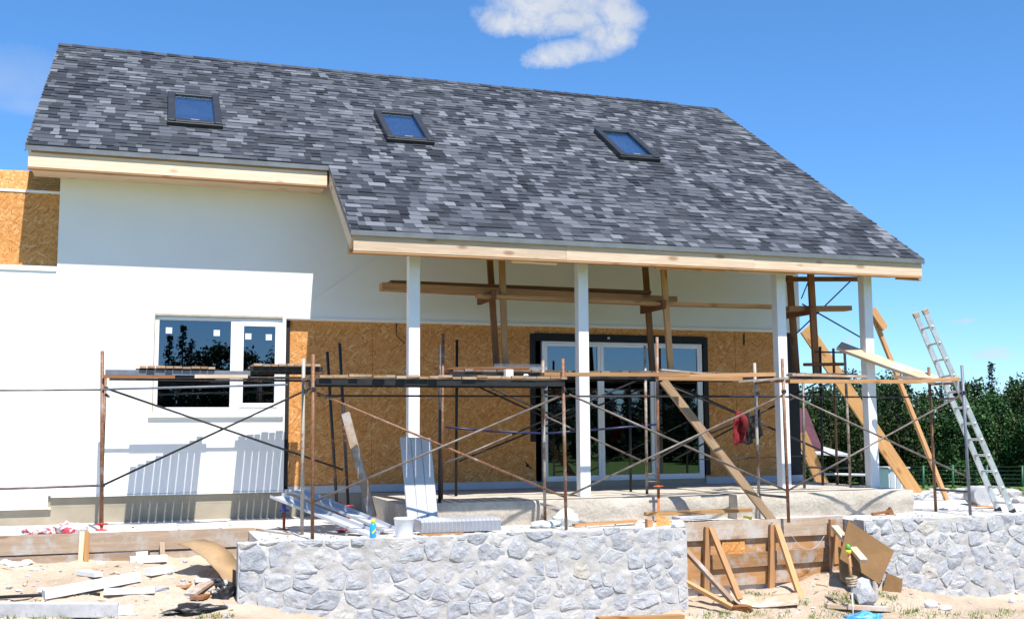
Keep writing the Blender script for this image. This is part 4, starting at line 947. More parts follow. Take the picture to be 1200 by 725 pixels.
walls()
# ---------------------------------------------------------------- formwork
def formwork():
    y = 14.07
    F = thing('formwork', 'long low board formwork along the sandy left terrace edge', 'formwork', (-.4, y, -.85))
    def b(par, name, p0, p1, w, t, m='form', up=(0, 0, 1), **k): return plank(name, p0, p1, w, t, M[m], par, up, **k)
    z0 = P(100, 633, y=y).z; z1 = P(100, 657, y=y).z
    xr = P(300, 640, y=y).x
    b(F, 'board', (-3.6, y, -.485), (xr-.02, y, -.485), .04, .225, 'form'); b(F, 'board', (-3.6, y+.006, -.705), (.02, y+.006, -.70), .035, .17, 'board_old'); b(F, 'board', (.04, y+.012, -.73), (xr-.05, y+.012, -.73), .03, .22, 'form')
    b(F, 'board', (xr, y-.02, -.50), (xr+.35, y-.75, -.52), .04, .24, 'form')
    for px0, py0, px1, py1, m in ((96.5, 622, 92.5, 686, 'pine'), (102, 622, 101, 657, 'board_fresh'), (190, 635, 191, 661, 'form')):
        p = P(px0, py0, y=y-.06); q = P(px1, py1, y=y-.12 if px0 < 100 else y-.06); b(F, 'stake', q, p, .055, .05, m, up=(0, 1, 0))
    y = 12.80
    G = thing('formwork', 'board formwork with slanting braces between the two stone walls', 'formwork', (7.7, y, -1.3))
    xa, xb = 6.28, 8.93
    b(G, 'board', (xa, y-.02, -.50), (xb, y-.02, -.49), .045, .235, 'form')
    b(G, 'board', (xa, y+.02, -.80), (xb, y+.02, -.80), .03, .36, 'form2'); b(G, 'board', (xa+.55, y-.03, -.90), (xb, y-.03, -.86), .03, .18, 'form2'); b(G, 'board', (xa, y+.015, -1.10), (xb, y+.015, -1.08), .03, .24, 'form2')
    pa = P(846, 635, y=y-.02); pb = P(873, 657, y=y-.02); mb = MB(); mb.box((pa.x, y-.028, pb.z), (pb.x, y-.006, pa.z)); mb.build('board_patch', M['osb'], G)
    for px0, py0, px1, py1, d0, d1, m, w in ((829, 617, 827, 706, -.08, -.08, 'board', .075), (833, 618, 867, 702, -.09, -.62, 'board', .07), (905, 614, 904, 690, -.08, -.08, 'board', .08), (910, 615, 942, 711, -.10, -.62, 'board', .075), (975, 608, 976, 672, -.10, -.10, 'form2', .08), (980, 617, 979, 660, -.13, -.12, 'form2', .07), (804, 645, 858, 704, -.2, -.75, 'board_old', .07), (803, 681, 858, 711, -.45, -.85, 'board', .055)):
        if px0 in (804, 803): continue
        b(G, 'stake' if d0 == d1 else 'brace', P(px1, py1, y=y+d1), P(px0, py0, y=y+d0), w, .05, m, up=(0, 1, .2))
    for k, a in enumerate(((804, 645, 858, 704, -.2, -.75, 'board_old', .07), (803, 681, 858, 711, -.45, -.85, 'board', .055))):
        tag(plank('loose_batten', P(a[2], a[3], y=y+a[5]), P(a[0], a[1], y=y+a[4]), a[7], .045, M[a[6]], None, up=(0, -.5, 1)), ('dark batten slanting down from behind the left stone wall into the formwork pit', 'orange batten lying lower in the formwork pit beside the stone wall')[k], 'batten')
formwork()
# ---------------------------------------------------------------- things lying about
def ground_at(px, py):
    """walk the line of sight until it meets the sand"""
    d = ray(px, py); t = 5.
    while t < 40:
        p = E0+d*t
        if p.z < gz(p.x, p.y): return p
        t += .01
    return E0+d*t
def clutter():
    # white window-board profiles across the terrace
    def channel(a, b, lab, yb):
        A, B = a, b; x = (B-A).normalized(); y = Vector((0, 0, 1)).cross(x).normalized(); z = x.cross(y); w = .105; h = .05; t = .008
        prof = [(-w, h*.6), (-w, 0), (-w+.03, -.012), (w-.03, -.012), (w, 0), (w, h), (w-t, h), (w-t, t), (-w+t, t), (-w+t, h*.6)]
        mb = MB(); n = len(prof); vs = [A+y*p[0]+z*p[1] for p in prof]+[B+y*p[0]+z*p[1] for p in prof]
        mb.add(vs, [(i, (i+1) % n, (i+1) % n+n, i+n) for i in range(n)]+[tuple(range(n))[::-1], tuple(range(n, 2*n))])
        tag(mb.build('window_board', M['pvcgrey'], None), lab, 'profile', 'white profiles slanting onto the terrace')
    channel(P(323, 582, y=14.0), P(438, 628, y=12.78), 'long white plastic profile, the lower left of the two on the terrace', 0)
    channel(P(345, 575, y=14.15), P(456, 622, y=13.0), 'long white plastic profile, the upper right one, ending by the bucket', 0)
    p = P(333, 598, y=14.02); J = thing('screw_jack', 'orange screw jack with blue nut under the long white profiles', 'jack', (p.x, 14.02, -.41))
    mb = MB(); lathe(mb, (p.x, 14.02, -.41), [(0, .07), (.008, .07), (.01, .018), (p.z+.41, .018)], 12); mb.build('stem', M['orangepaint'], J, True)
    mb = MB(); lathe(mb, (p.x, 14.02, p.z), [(-.02, .03), (.012, .03), (.03, .02), (.09, .02)], 10); mb.bar((p.x-.06, 14.02, p.z), (p.x+.06, 14.02, p.z), .018, .018); mb.build('nut', M['bluenut'], J, True)
    # grooved panel leaning on the slab
    bl = P(478, 612, y=13.12); br = P(514, 612, y=13.12); tl = P(469, 512, y=13.47); tr = P(505, 512.5, y=13.47); PN = []
    mb = MB(); n = 3
    for k in range(n):
        f0, f1 = k/n+.012, (k+1)/n-.012; q = [bl.lerp(br, f0), bl.lerp(br, f1), tl.lerp(tr, f1), tl.lerp(tr, f0)]; nrm = (br-bl).cross(tl-bl).normalized()
        mb.piece(.5).hexa([v+nrm*0 for v in q], [v+nrm*-.012 for v in q])
    q = [bl, br, tr, tl]; mb.hexa([v+nrm*-.013 for v in q], [v+nrm*-.022 for v in q]); tag(mb.build('soffit_panel', M['pvcgrey'], None), 'white grooved plastic panel leaning on the slab beside the bucket', 'panel')
    # bucket, corrugated bundle, spray can
    p = P(474, 631, y=12.5); mb = MB(); lathe(mb, (p.x, 12.52, -.405), [(0, .098), (.02, .102), (.20, .116), (.205, .122), (.222, .122), (.222, .112), (.20, .108)], 24); B_ = mb.build('bucket', M['pvc'], None, True); tag(B_, 'white plastic bucket on the stone wall beside the grooved panel', 'bucket')
    a = P(490, 626, y=12.75); b = P(582, 626, y=12.75); mb = MB(); n = int((b.x-a.x)/.0125); wv = lambda i: .022*math.sin(i*math.pi/2)
    xs = [a.x+(b.x-a.x)*i/n for i in range(n+1)]
    mb.sheet([[(x, 12.60-wv(i), -.375) for i, x in enumerate(xs)], [(x, 12.60-wv(i), -.255) for i, x in enumerate(xs)], [(x, 12.62, -.235+.5*wv(i)) for i, x in enumerate(xs)], [(x, 12.95, -.235+.5*wv(i)) for i, x in enumerate(xs)], [(x, 12.97-wv(i), -.375) for i, x in enumerate(xs)]])
    for xx in (xs[0], xs[-1]): mb.add([(xx, 12.6, -.375), (xx, 12.97, -.375), (xx, 12.95, -.235), (xx, 12.62, -.235)], [(0, 1, 2, 3)])
    tag(mb.build('ribbed_bundle', M['pvcgrey'], None), 'low bundle of ribbed white sheets right of the bucket', 'bundle')
    tag(plank('batten', (a.x-.02, 12.54, -.395), (a.x+.5, 12.56, -.395), .08, .03, M['board_fresh']), 'orange batten under the ribbed white bundle', 'batten')
    p = P(436, 630, y=12.5); C = thing('spray_can', 'bright blue spray can with yellow cap on the stone wall', 'can', (p.x, 12.45, -.40))
    mb = MB(); lathe(mb, (p.x, 12.45, -.40), [(0, .034), (.006, .037), (.155, .037), (.175, .026)], 16); mb.build('can_body', M['bluecan'], C, True)
    mb = MB(); lathe(mb, (p.x, 12.45, -.222), [(-.004, .026), (.02, .026), (.04, .018), (.042, .005)], 14); mb.build('cap', M['yellow'], C, True)
    mb = MB(); mb.sheet([[(p.x+.0378*math.sin(t), 12.45-.0378*math.cos(t), -.40+.07+dz+.03*t) for t in (-.5, -.2, .1, .4, .7, 1.)] for dz in (0, .022)]); mb.build('band', M['yellow'], C)
    # sacks on the left terrace
    def sack(px, py, y, s, m, lab, seed, nm='sack'):
        c = P(px, py, y=y); mb = MB(); lump(mb, (c.x, y, -.41+s[2]*.75), s, seed, .5, 3); tag(mb.build(nm, M[m], None, True), lab, 'sack')
    sack(84, 612, 14.5, (.19, .15, .075), 'redsack', 'red and white crumpled sack on the left terrace near the scaffold foot', 3)
    sack(46, 614, 14.5, (.17, .13, .05), 'redsack', 'flat red and white plastic sack at the left edge of the terrace', 8)
    sack(420, 623, 13.4, (.30, .12, .05), 'redsack', 'red and white plastic sack behind the blue spray can', 12)
    sack(663, 606, 13.2, (.16, .12, .11), 'plastic', 'crumpled clear plastic sheet against the porch slab', 15, 'plastic_sheet'); 
    sack(640, 617, 13.1, (.18, .12, .05), 'plastic', 'flattened clear plastic on the terrace by the middle scaffold upright', 17, 'plastic_sheet')
    sack(795, 620, 12.4, (.09, .07, .06), 'plastic', 'clear plastic bag on the right end of the left stone wall', 19, 'plastic_bag')
    # boards lying on the terrace
    def lay(a, b, y, y2, w, t, m, lab, z=None, nm='batten', cat='batten'):
        A = P(*a, y=y); B = P(*b, y=y2)
        tag(plank(nm, A, B, w, t, M[m]), lab, cat)
    lay((672, 615), (745, 610), 12.95, 13.05, .09, .035, 'board', 'brown batten lying on the terrace left of the small board chip')
    lay((756, 602), (880, 597), 13.22, 13.1, .10, .045, 'board_fresh', 'long yellow batten lying before the porch slab')
    lay((792, 607), (829, 604), 13.05, 13.1, .2, .035, 'paver', 'grey flat slab piece under the long yellow batten', nm='slab_piece', cat='slab piece')
    lay((637, 593), (662, 596), 13.4, 13.3, .05, .025, 'board_old', 'short thin lath against the porch slab left of the plastic')
    lay((871, 605), (881, 607), 13.0, 12.95, .06, .03, 'yellow', 'little yellow offcut on the terrace by the pale upright', nm='offcut', cat='offcut')
    mb = MB(); a = P(757, 622, y=12.6); mb.box((a.x, 12.55, -.41), (a.x+.075, 12.63, -.30)); tag(mb.build('timber_block', M['board'], None, False, .004), 'small timber block beside the triangular board chip', 'block')
    q = [P(769, 622, y=12.52), P(787, 617, y=12.62), P(784, 607, y=12.68), P(769, 602, y=12.6)]; n = Vector((-.3, -1, 0)); mb = MB(); mb.hexa(q, [v+n*.014 for v in q]); tag(mb.build('board_chip', M['osb2'], None), 'triangular brown board chip standing on the stone wall end', 'board chip')
    mb = MB(); a = P(1040, 598, y=13.1); mb.hexa([a+Vector(v) for v in ((.02, 0, -.06), (.12, 0, -.06), (.12, .09, -.06), (.02, .09, -.06))], [a+Vector(v) for v in ((.03, 0, .0), (.08, .02, .045), (.08, .07, .045), (.03, .07, .0))]); tag(mb.build('timber_wedge', M['board_dark'], None), 'brown timber wedge at the right end of the porch slab', 'wedge')
    lay((1022, 602), (1041, 599), 13.1, 13.05, .06, .03, 'board_dark', 'short dark lath before the right end of the slab')
    # far right terrace: logs, rocks, pipe
    c = P(1106, 576, y=15.6)
    def log(px, py, y, r, L, lab):
        c = P(px, py, y=y); mb = MB(); mb.tube([(c.x, y, -.41+r), (c.x+L, y+.1, -.41+r)], r, 14); tag(mb.build('log', M['log'], None, False, .012), lab, 'log')
    log(1040, 575, 15.0, .11, .22, 'short brown log section beyond the right end of the slab')
    def rock(px, py, y, s, lab, seed, m='stone', nm='rock', grp=None):
        c = P(px, py, y=y); mb = MB(); mb.piece(); z = (-.43 if y > 13.2 and px > 300 else gz(c.x, y)-.01); lump(mb, (c.x, y, z+s[2]*.55), s, seed, .55, 2); tag(mb.build(nm, M[m], None), lab, nm if nm != 'foam_chunk' else 'foam piece', grp)
    G = 'grey rocks heaped at the far right of the terrace'
    for i, (px, py, y, s) in enumerate(((1066, 576, 15.6, (.16, .14, .09)), (1076, 578, 15.5, (.12, .12, .07)), (1092, 579, 15.8, (.2, .15, .08)), (1118, 582, 15.4, (.22, .2, .09)), (1135, 583, 15.1, (.16, .14, .10)), (1100, 572, 16.8, (.25, .2, .1)), (1128, 574, 16.6, (.2, .2, .1)), (1162, 576, 16., (.2, .2, .12)), (1186, 578, 15.5, (.24, .2, .12)), (1196, 590, 14.2, (.2, .16, .10)), (1150, 573, 17., (.25, .2, .1)))):
        rock(px, py, y, tuple(q*.78 for q in s), 'rough grey rock in the heap between the leaning pole and the ladder foot', 20+i, grp=G)
    log2 = P(1150, 583, y=14.1); mb = MB(); mb.tube([(log2.x-.13, 13.9, -.26), (log2.x+.05, 14.35, -.27)], .15, 18); tag(mb.build('concrete_cylinder', M['paver'], None, False, .01), 'grey concrete cylinder lying behind the ladder foot', 'cylinder')
    lay((1142, 592), (1168, 594), 13.5, 13.5, .12, .03, 'board', 'brown board scrap behind the ladder foot', nm='board_scrap', cat='board')
    rock(1106, 590, 13.6, (.08, .06, .03), 'yellowish foam blob on the terrace below the leaning pole', 41, 'foam', 'foam_chunk')
    # ---- left sandy yard
    def foam(px, py, L, w, t, yaw, lab, tilt=0., nm='foam_plank', m='foam'):
        c = ground_at(px, py); d = Vector((math.cos(yaw), math.sin(yaw), tilt)).normalized(); c = c+Vector((0, 0, t*.5+abs(tilt)*L*.35))
        tag(plank(nm, c-d*L/2, c+d*L/2, w, t, M[m], None, bend=.0), lab, 'foam piece')
    foam(148, 655, .50, .16, .10, -.05, 'white foam block lying against the left formwork boards'); foam(174, 658, .42, .14, .07, .1, 'flatter white foam block right of the one at the formwork')
    foam(105, 674, .34, .10, .05, -.95, 'white foam strip lying on the sand beside the pale stake'); foam(108, 694, 1.0, .14, .09, .32, 'longest white foam plank lying aslant on the sand', .1)
    foam(152, 695, .52, .08, .06, -.1, 'narrow white foam strip right of the longest foam plank'); foam(186, 672, .32, .10, .08, .75, 'ragged white foam lump near the bent hardboard')
    foam(243, 680, .28, .16, .03, .1, 'white tile scrap on the timber pile beside the bent hardboard', nm='tile_scrap')
    c = ground_at(50, 695)
    rock(50, 694, c.y, (.05, .04, .05), 'small white scrap standing on the sand at the left', 51, 'foam', 'foam_chunk'); 
    c = ground_at(183, 690); rock(186, 688, c.y, (.10, .06, .03), 'flat grey stone on the sand left of the timber pile', 55)
    c = ground_at(212, 686); rock(212, 685, c.y, (.04, .04, .03), 'small grey stone on the sand beside the timber pile', 57)
    for i, (px, py, s) in enumerate(((15, 663, .09), (30, 660, .07), (6, 660, .08), (118, 660, .05), (40, 668, .05))):
        c = ground_at(px, py); mb = MB(); lump(mb, (c.x, c.y, c.z+.01), (s, s*.6, s*.45), 60+i, .6, 2); tag(mb.build('foam_chunk', M['foam'], None), 'broken white foam chunk on the sand below the left formwork', 'foam piece', 'foam chunks below the left formwork')
    def pipe(a, b, r, m, lab, nm='pipe'):
        A = ground_at(*a)+Vector((0, 0, r)); B = ground_at(*b)+Vector((0, 0, r)); mb = MB(); mb.tube([A, (A+B)/2+Vector((0, .01, .012)), B], r, 10); tag(mb.build(nm, M[m], None, True), lab, nm)
    pipe((-14, 702), (117, 698), .018, 'steel', 'long black pipe lying on the sand at the left'); pipe((30, 713), (95, 711), .016, 'steel', 'short dark rod on the sand just behind the grey kerb stone', 'rod')
    A = ground_at(-20, 722); B = ground_at(138, 722); tag(plank('kerb_stone', A+Vector((0, 0, .07)), B+Vector((0, 0, .07)), .16, .13, M['paver'], None, bev=.01), 'grey kerb stone lying in the lower left corner', 'kerb stone')
    foam(142, 719, .22, .12, .08, .1, 'white foam lump at the end of the grey kerb stone')
    # bent hardboard leaning on the stone wall end
    ctr = [((208, 637), 13.0), ((222, 642), 12.9), ((240, 654), 12.78), ((256, 671), 12.66), ((268, 690), 12.58), ((274, 708), 12.55)]; rows = []
    wv = [((238, 632), 13.3), ((256, 637), 13.15), ((271, 648), 13.0), ((281, 663), 12.86), ((286, 681), 12.76), ((285, 702), 12.7)]
    mb = MB(); A = [P(*p, y=y) for p, y in ctr]; B = [P(*p, y=y) for p, y in wv]; mb.sheet([A, [a.lerp(b, .5)+Vector((0, 0, .01)) for a, b in zip(A, B)], B], .008); tag(mb.build('hardboard_sheet', M['hard'], None, True), 'brown hardboard sheet bent over beside the left stone wall end', 'board')
    for i, (a, b, w, m, lab) in enumerate((((222, 700), (282, 655), .14, 'board_old', 'weathered board sloping under the bent hardboard to the stone wall'), ((212, 690), (262, 672), .12, 'board', 'orange timber scrap in the pile under the bent hardboard'), ((230, 704), (258, 690), .14, 'board_dark', 'dark timber scrap lowest in the pile by the stone wall'))):
        A = ground_at(*a)+Vector((0, 0, .03)); B = P(*b, y=A.y+.75); tag(plank('timber_scrap', A, B, w, .03, M[m]), lab, 'timber')
    c = ground_at(225, 716); mb = MB(); lump(mb, (c.x+.02, c.y, c.z+.03), (.26, .13, .05), 71, .8, 3); tag(mb.build('black_film', M['blackfilm'], None), 'crumpled black film on the ground beside the left stone wall', 'film')
    c = ground_at(262, 700); mb = MB(); lump(mb, (c.x, c.y+.05, c.z+.06), (.12, .10, .10), 73, .8, 3); tag(mb.build('black_bag', M['blackfilm'], None), 'black bag standing in the dark corner by the stone wall end', 'bag')
    # ---- right pit
    rows = []
    for j in range(5):
        r = []
        for i in range(13):
            px = 856+(936-856)*i/12; p = ground_at(px, 713-9*j/4*1.6-5*math.sin(i/12*3.14)*0); p.z += .035+.075*abs(i/12-.45)**1.2-.02; p.z += .10*max(0, .14-i/12)/.14; r.append(p)
        rows.append(r)
    mb = MB(); mb.sheet(rows, .006); tag(mb.build('hardboard_sheet', M['form'], None, True), 'pale curved hardboard sheet lying on the sand in the pit', 'board')
    c = ground_at(868, 714); mb = MB(); lump(mb, (c.x, c.y, c.z+.02), (.16, .08, .05), 76, .5, 2); tag(mb.build('bark_scrap', M['board_dark'], None), 'dark torn scrap at the left end of the pale curved sheet', 'scrap')
    c = ground_at(975, 708); tag(plank('batten', ground_at(968, 711)+Vector((0, 0, .02)), ground_at(1043, 716)+Vector((0, 0, .03)), .10, .05, M['form']), 'brown batten lying on the sand under the tilted boards', 'batten')
    tag(plank('batten', P(700, 725, y=11.7), P(800, 722, y=11.75), .10, .05, M['board_fresh']), 'yellow batten lying at the foot of the left stone wall', 'batten')
    def panel(q, lab, m='hard', t=.016):
        n = (q[1]-q[0]).cross(q[2]-q[0]).normalized(); mb = MB(); mb.hexa(q, [v+n*t for v in q]); tag(mb.build('chipboard_sheet', M[m], None), lab, 'board')
    panel([P(994, 609, y=12.25), P(1048, 645, y=12.05), P(1031, 684, y=11.9), P(984, 654, y=12.1)], 'largest tilted brown board against the right stone wall', 'osb3')
    panel([P(1040, 671, y=12.2), P(1058, 678, y=12.2), P(1054, 714, y=12.1), P(1030, 708, y=12.1)], 'small dark brown board standing right of the grey rock', 'osb3')
    panel([P(983, 640, y=12.45), P(1012, 668, y=12.4), P(1006, 698, y=12.2), P(985, 676, y=12.25)], 'brown board standing in shade behind the rope wrapped post', 'hard')
    tag(plank('batten', P(1012, 657, y=11.88), P(978, 617, y=12.6), .10, .05, M['form']), 'pale batten leaning across the largest tilted brown board', 'batten')
    c = ground_at(1013, 706); mb = MB(); mb.piece(.6); lump(mb, (c.x, c.y, c.z+.12), (.15, .12, .17), 80, .4, 2); tag(mb.build('rock', M['stone'], None), 'grey boulder sitting under the tilted brown boards', 'rock')
    c = ground_at(1029, 706); mb = MB(); mb.box((c.x-.03, c.y+.03, c.z-.02), (c.x+.05, c.y+.14, c.z+.28)); tag(mb.build('concrete_stub', M['concrete'], None, False, .02), 'pale concrete stub between the boulder and the small dark board', 'stub')
    for px, py, lab in ((1017, 614, 'dark steel stub left of two sticking up from the right stone wall'), (1026, 617, 'dark steel stub right of two sticking up from the right stone wall')):
        p = P(px, py+12, y=12.36); q = P(px, py, y=12.36); mb = MB(); mb.tube([p, q], [.022, .010], 8); tag(mb.build('steel_stub', M['steel'], None, True), lab, 'stub')
    # rope-wrapped post with its tag
    b = ground_at(1000, 722); t = P(996, 636, y=b.y+.05); PO = thing('marker_post', 'thin white post with coiled rope and green yellow wrapper', 'post', b)
    m1 = P(998, 684, y=b.y+.02)
    mb = MB(); mb.tube([b-Vector((0, 0, .1)), m1], .010, 8); mb.build('rod', M['pvc'], PO, True); mb = MB(); mb.tube([m1, P(995, 650, y=b.y+.04)], .018, 8); mb.build('wooden_stick', M['board'], PO, True)
    mb = MB(); pts = []
    for k in range(50):
        a = k*.55; pts.append(m1+Vector((.052*math.cos(a)*(1+.3*math.sin(k)), .052*math.sin(a), -.035+k*.0026)))
    mb.tube(pts, .015, 6); mb.build('rope_coil', M['rope'], PO, True)
    c = P(994, 644, y=b.y+.04); mb = MB(); lathe(mb, (c.x, c.y, c.z-.042), [(0, .034), (.045, .036)], 10); mb.build('yellow_wrapper', M['yellow'], PO, True)
    mb = MB(); lathe(mb, (c.x, c.y, c.z+.004), [(0, .036), (.045, .03), (.07, .012)], 10); mb.build('green_wrapper', M['greenwrap'], PO, True)
    mb = MB(); a = P(926, 625, y=12.6); e = P(965, 627, y=12.6); mb.tube([a.lerp(e, f)+Vector((0, -.02, -.24*4*f*(1-f)*.8)) for f in [k/12 for k in range(13)]], .0032, 6); tag(mb.build('wire', M['pvcgrey'], None, True), 'sagging pale wire hanging on the formwork boards', 'wire')
    c = ground_at(1010, 727); mb = MB(); lump(mb, (c.x, c.y-.05, c.z+.03), (.26, .16, .075), 90, .55, 3); tag(mb.build('plastic_bag', M['bluebag'], None, True), 'crumpled blue plastic bag at the foot of the rope wrapped post', 'bag')
    for px, py, s, lab in ((1092, 712, (.10, .06, .07), 'clear plastic bottle scrap at the foot of the right stone wall'), (1108, 714, (.08, .06, .04), 'flattened clear plastic beside the scrap at the right wall foot'), (1186, 706, (.05, .04, .05), 'small white plastic scrap at the far right wall foot')):
        c = ground_at(px, py); mb = MB(); lump(mb, (c.x, c.y, c.z+s[2]*.5), s, px, .5, 2); tag(mb.build('plastic_scrap', M['plastic'], None, True), lab, 'scrap')
    for px, py, s, lab in ((884, 716, (.03, .03, .02), 'pebble'), ):
        pass
def redsack():
    m, nt, b = new_mat('red_white_sack'); v = obj_vec(nt); q = noise_n(nt, v, 7, 3, .5, 1.5)
    lk(nt, mix(nt, ramp(nt, q.outputs['Fac'], [(.54, 0.), (.57, 1.)]).outputs[0], (.70, .68, .68), (.55, .05, .08)), b.inputs['Base Color']); b.inputs['Roughness'].default_value = .45
    n = noise_n(nt, v, 22, 4); bump(nt, b, n.outputs['Fac'], .4, .02); M['redsack'] = m
redsack()
M['greenwrap'] = plain('green_wrapper', (.10, .38, .06), .4, .1, 5)
m_, nt_, b_ = new_mat('chipboard'); v_ = obj_vec(nt_); n_ = noise_n(nt_, v_, 60, 6, .8); n2_ = noise_n(nt_, v_, 4, 4, .6)  # browns lowered: weak grazing sun on the tilted sheets put into the colour
c_ = mix(nt_, .5, ramp(nt_, n2_.outputs['Fac'], [(.3, (.165, .085, .026)), (.7, (.225, .12, .04))]).outputs[0], ramp(nt_, n_.outputs['Fac'], [(.3, .5), (.65, 1.)]).outputs[0], 'MULTIPLY'); lk(nt_, c_, b_.inputs['Base Color']); b_.inputs['Roughness'].default_value = .8; M['osb3'] = m_
clutter()
# ---------------------------------------------------------------- trees, fence, far buildings, grass
def leaf_quad(mb, c, s, rr):
    d = Vector((rr.gauss(0, 1), rr.gauss(0, 1), rr.gauss(0, 1)+.6)).normalized(); a = d.orthogonal().normalized(); a = a*math.cos(rr.random()*6)+d.cross(a)*math.sin(rr.random()*6); b = d.cross(a)
    mb.piece(rr.random()); mb.add([c-a*s*.5, c+b*s*.33, c+a*s*.5, c-b*s*.33], [(0, 1, 2, 3)])
def tree_broad(seed, h, w):
    rr = random.Random(seed); T = thing('leafy_tree', '', 'tree', (0, 0, 0))
    mb = MB(); tr = [(0, 0, -.3), (rr.uniform(-.1, .1), 0, h*.3), (rr.uniform(-.2, .2), rr.uniform(-.2, .2), h*.6), (rr.uniform(-.3, .3), 0, h*.9)]
    mb.tube(tr, [.17, .13, .08, .02], 7); cl = []
    for k in range(38):
        f = rr.uniform(.06, .97); ang = rr.uniform(0, 6.28); rad = w*.5*math.sin(math.pi*min(1, .16+f*.86))**.6*rr.uniform(.35, 1.)
        cl.append((Vector((rad*math.cos(ang), rad*math.sin(ang), h*f)), rr.uniform(.12, .20)*h*.75))
    for c, r in cl[:9]:
        z = c.z*.6; mb.tube([Vector((0, 0, z)), Vector((0, 0, z)).lerp(c, .5)+Vector((0, 0, .15)), c], [.06, .04, .012], 5)
    mb.build('trunk', M['bark'], T, True)
    mb = MB()
    for c, r in cl:
        for _ in range(150):
            d = Vector((rr.gauss(0, 1), rr.gauss(0, 1), rr.gauss(0, .75))).normalized()*r*(rr.random()**.35); leaf_quad(mb, c+d, rr.uniform(.16, .33), rr)
    mb.build('crown', M['leaf'], T); return T
def tree_conifer(seed, h, w):
    rr = random.Random(seed); T = thing('conifer_tree', '', 'tree', (0, 0, 0)); mb = MB(); mb.tube([(0, 0, -.3), (.05, 0, h*.5), (0, .03, h)], [.16, .1, .015], 7); mb.build('trunk', M['bark'], T, True)
    mb = MB(); z = h*.10
    while z < h*.99:
        f = z/h; L = w*.5*(1-f)**.8*rr.uniform(.75, 1.15)+.1
        for k in range(int(5+4*(1-f))):
            a = rr.uniform(0, 6.28); l = L*rr.uniform(.6, 1.1); p0 = Vector((0, 0, z)); p1 = Vector((l*math.cos(a), l*math.sin(a), z-l*.22+rr.uniform(-.1, .2)))
            for q in range(int(4+l*9)):
                g = rr.uniform(.15, 1); leaf_quad(mb, p0.lerp(p1, g)+Vector((rr.gauss(0, .1), rr.gauss(0, .1), rr.gauss(0, .06))), rr.uniform(.15, .30), rr)
        z += h*.024
    mb.build('crown', M['needle'], T); return T
def dup(t, loc, rz, s):
    c = t.copy(); COL.objects.link(c); c.location = loc; c.rotation_euler = (0, 0, rz); c.scale = (s, s, s)
    for ch in t.children:
        d = ch.copy(); COL.objects.link(d); d.parent = c
    return c
def forest():
    BR = [tree_broad(30+i, 7.6+.5*i, 4.6+.3*i) for i in range(4)]; CN = [tree_conifer(60+i, 9.2+.8*i, 3.4) for i in range(3)]
    used = set(); rr = random.Random(17)
    def place(src, ang, dist, s, lab, grp):
        x, y = math.sin(ang)*dist, math.cos(ang)*dist; loc = Vector((x, y, gz(x, y)-.05)); rz = rr.uniform(0, 6.28)
        o = src if src.name not in used else dup(src, loc, rz, s)
        if src.name not in used: used.add(src.name); o.location = loc; o.rotation_euler = (0, 0, rz); o.scale = (s, s, s)
        o['label'] = lab; o['group'] = grp; o['category'] = 'tree'
    for row, (dist, step, a0, a1) in enumerate(((47, 1.25, 27, 54), (50.5, 1.25, 27, 54), (54.5, 1.3, 26, 54), (59, 1.4, 26, 54))):
        a = R(a0)
        while a < R(a1):
            con = rr.random() < (.07, .30, .45, .5)[row]
            if con: place(rr.choice(CN), a, dist+rr.uniform(-1.3, 1.3), rr.uniform(.36, .49)*(.95, 1, 1.05, 1.1)[row], 'pointed dark conifer rising in the wood behind the ladder', 'conifers in the wood beyond the meadow')
            else: place(rr.choice(BR), a, dist+rr.uniform(-1.3, 1.3), rr.uniform(.46, .55)*(.88, .96, 1.03, 1.1)[row], 'dense dark green leafy tree in the wood beyond the meadow', 'leafy trees in the wood beyond the meadow')
            a += step*rr.uniform(.8, 1.25)/dist
    # the wood on the viewer's side, seen mirrored in the glass
    for k in range(3):
      a = R(126+k*.7)
      while a < R(186):
        con = rr.random() < .4; d = 50+5*k+rr.uniform(-2, 2)
        x_ = math.sin(a)*d; lo = 1 if x_ < 19 else .66
        if lo < 1: con = con and rr.random() < .4
        place(rr.choice(CN if con else BR), a, d, lo*1.2*(rr.uniform(.62, .88) if con else rr.uniform(.66, .86)), 'pointed conifer mirrored in the window and door glass' if con else 'leafy tree mirrored in the window and door glass', 'trees mirrored in the glass')
        a += 2.5*rr.uniform(.8, 1.3)/d
forest()
def fence():
    pts = [(1047, 545, 578), (1082, 545, 577.5), (1116.5, 544, 577), (1156.5, 545, 577), (1198, 545, 577.5), (1240, 545, 577)]
    F = thing('wire_fence', 'thin green post fence across the meadow behind the ladder', 'fence', P(1120, 577, z=-1.72)); prev = None
    for px, t, b in pts:
        q = P(px, b, z=-1.72); p = P(px, t, y=q.y); mb = MB(); mb.tube([q-Vector((0, 0, .3)), p], .045, 8); mb.build('post', M['fencegreen'], F, True)
        if prev:
            mb = MB()
            for k in range(7):
                f = .08+k*.145; mb.tube([prev[0].lerp(prev[1], f), q.lerp(p, f)], .004, 4)
            mb.build('wire_mesh', M['fencegreen'], F)
        prev = (q, p)
fence()
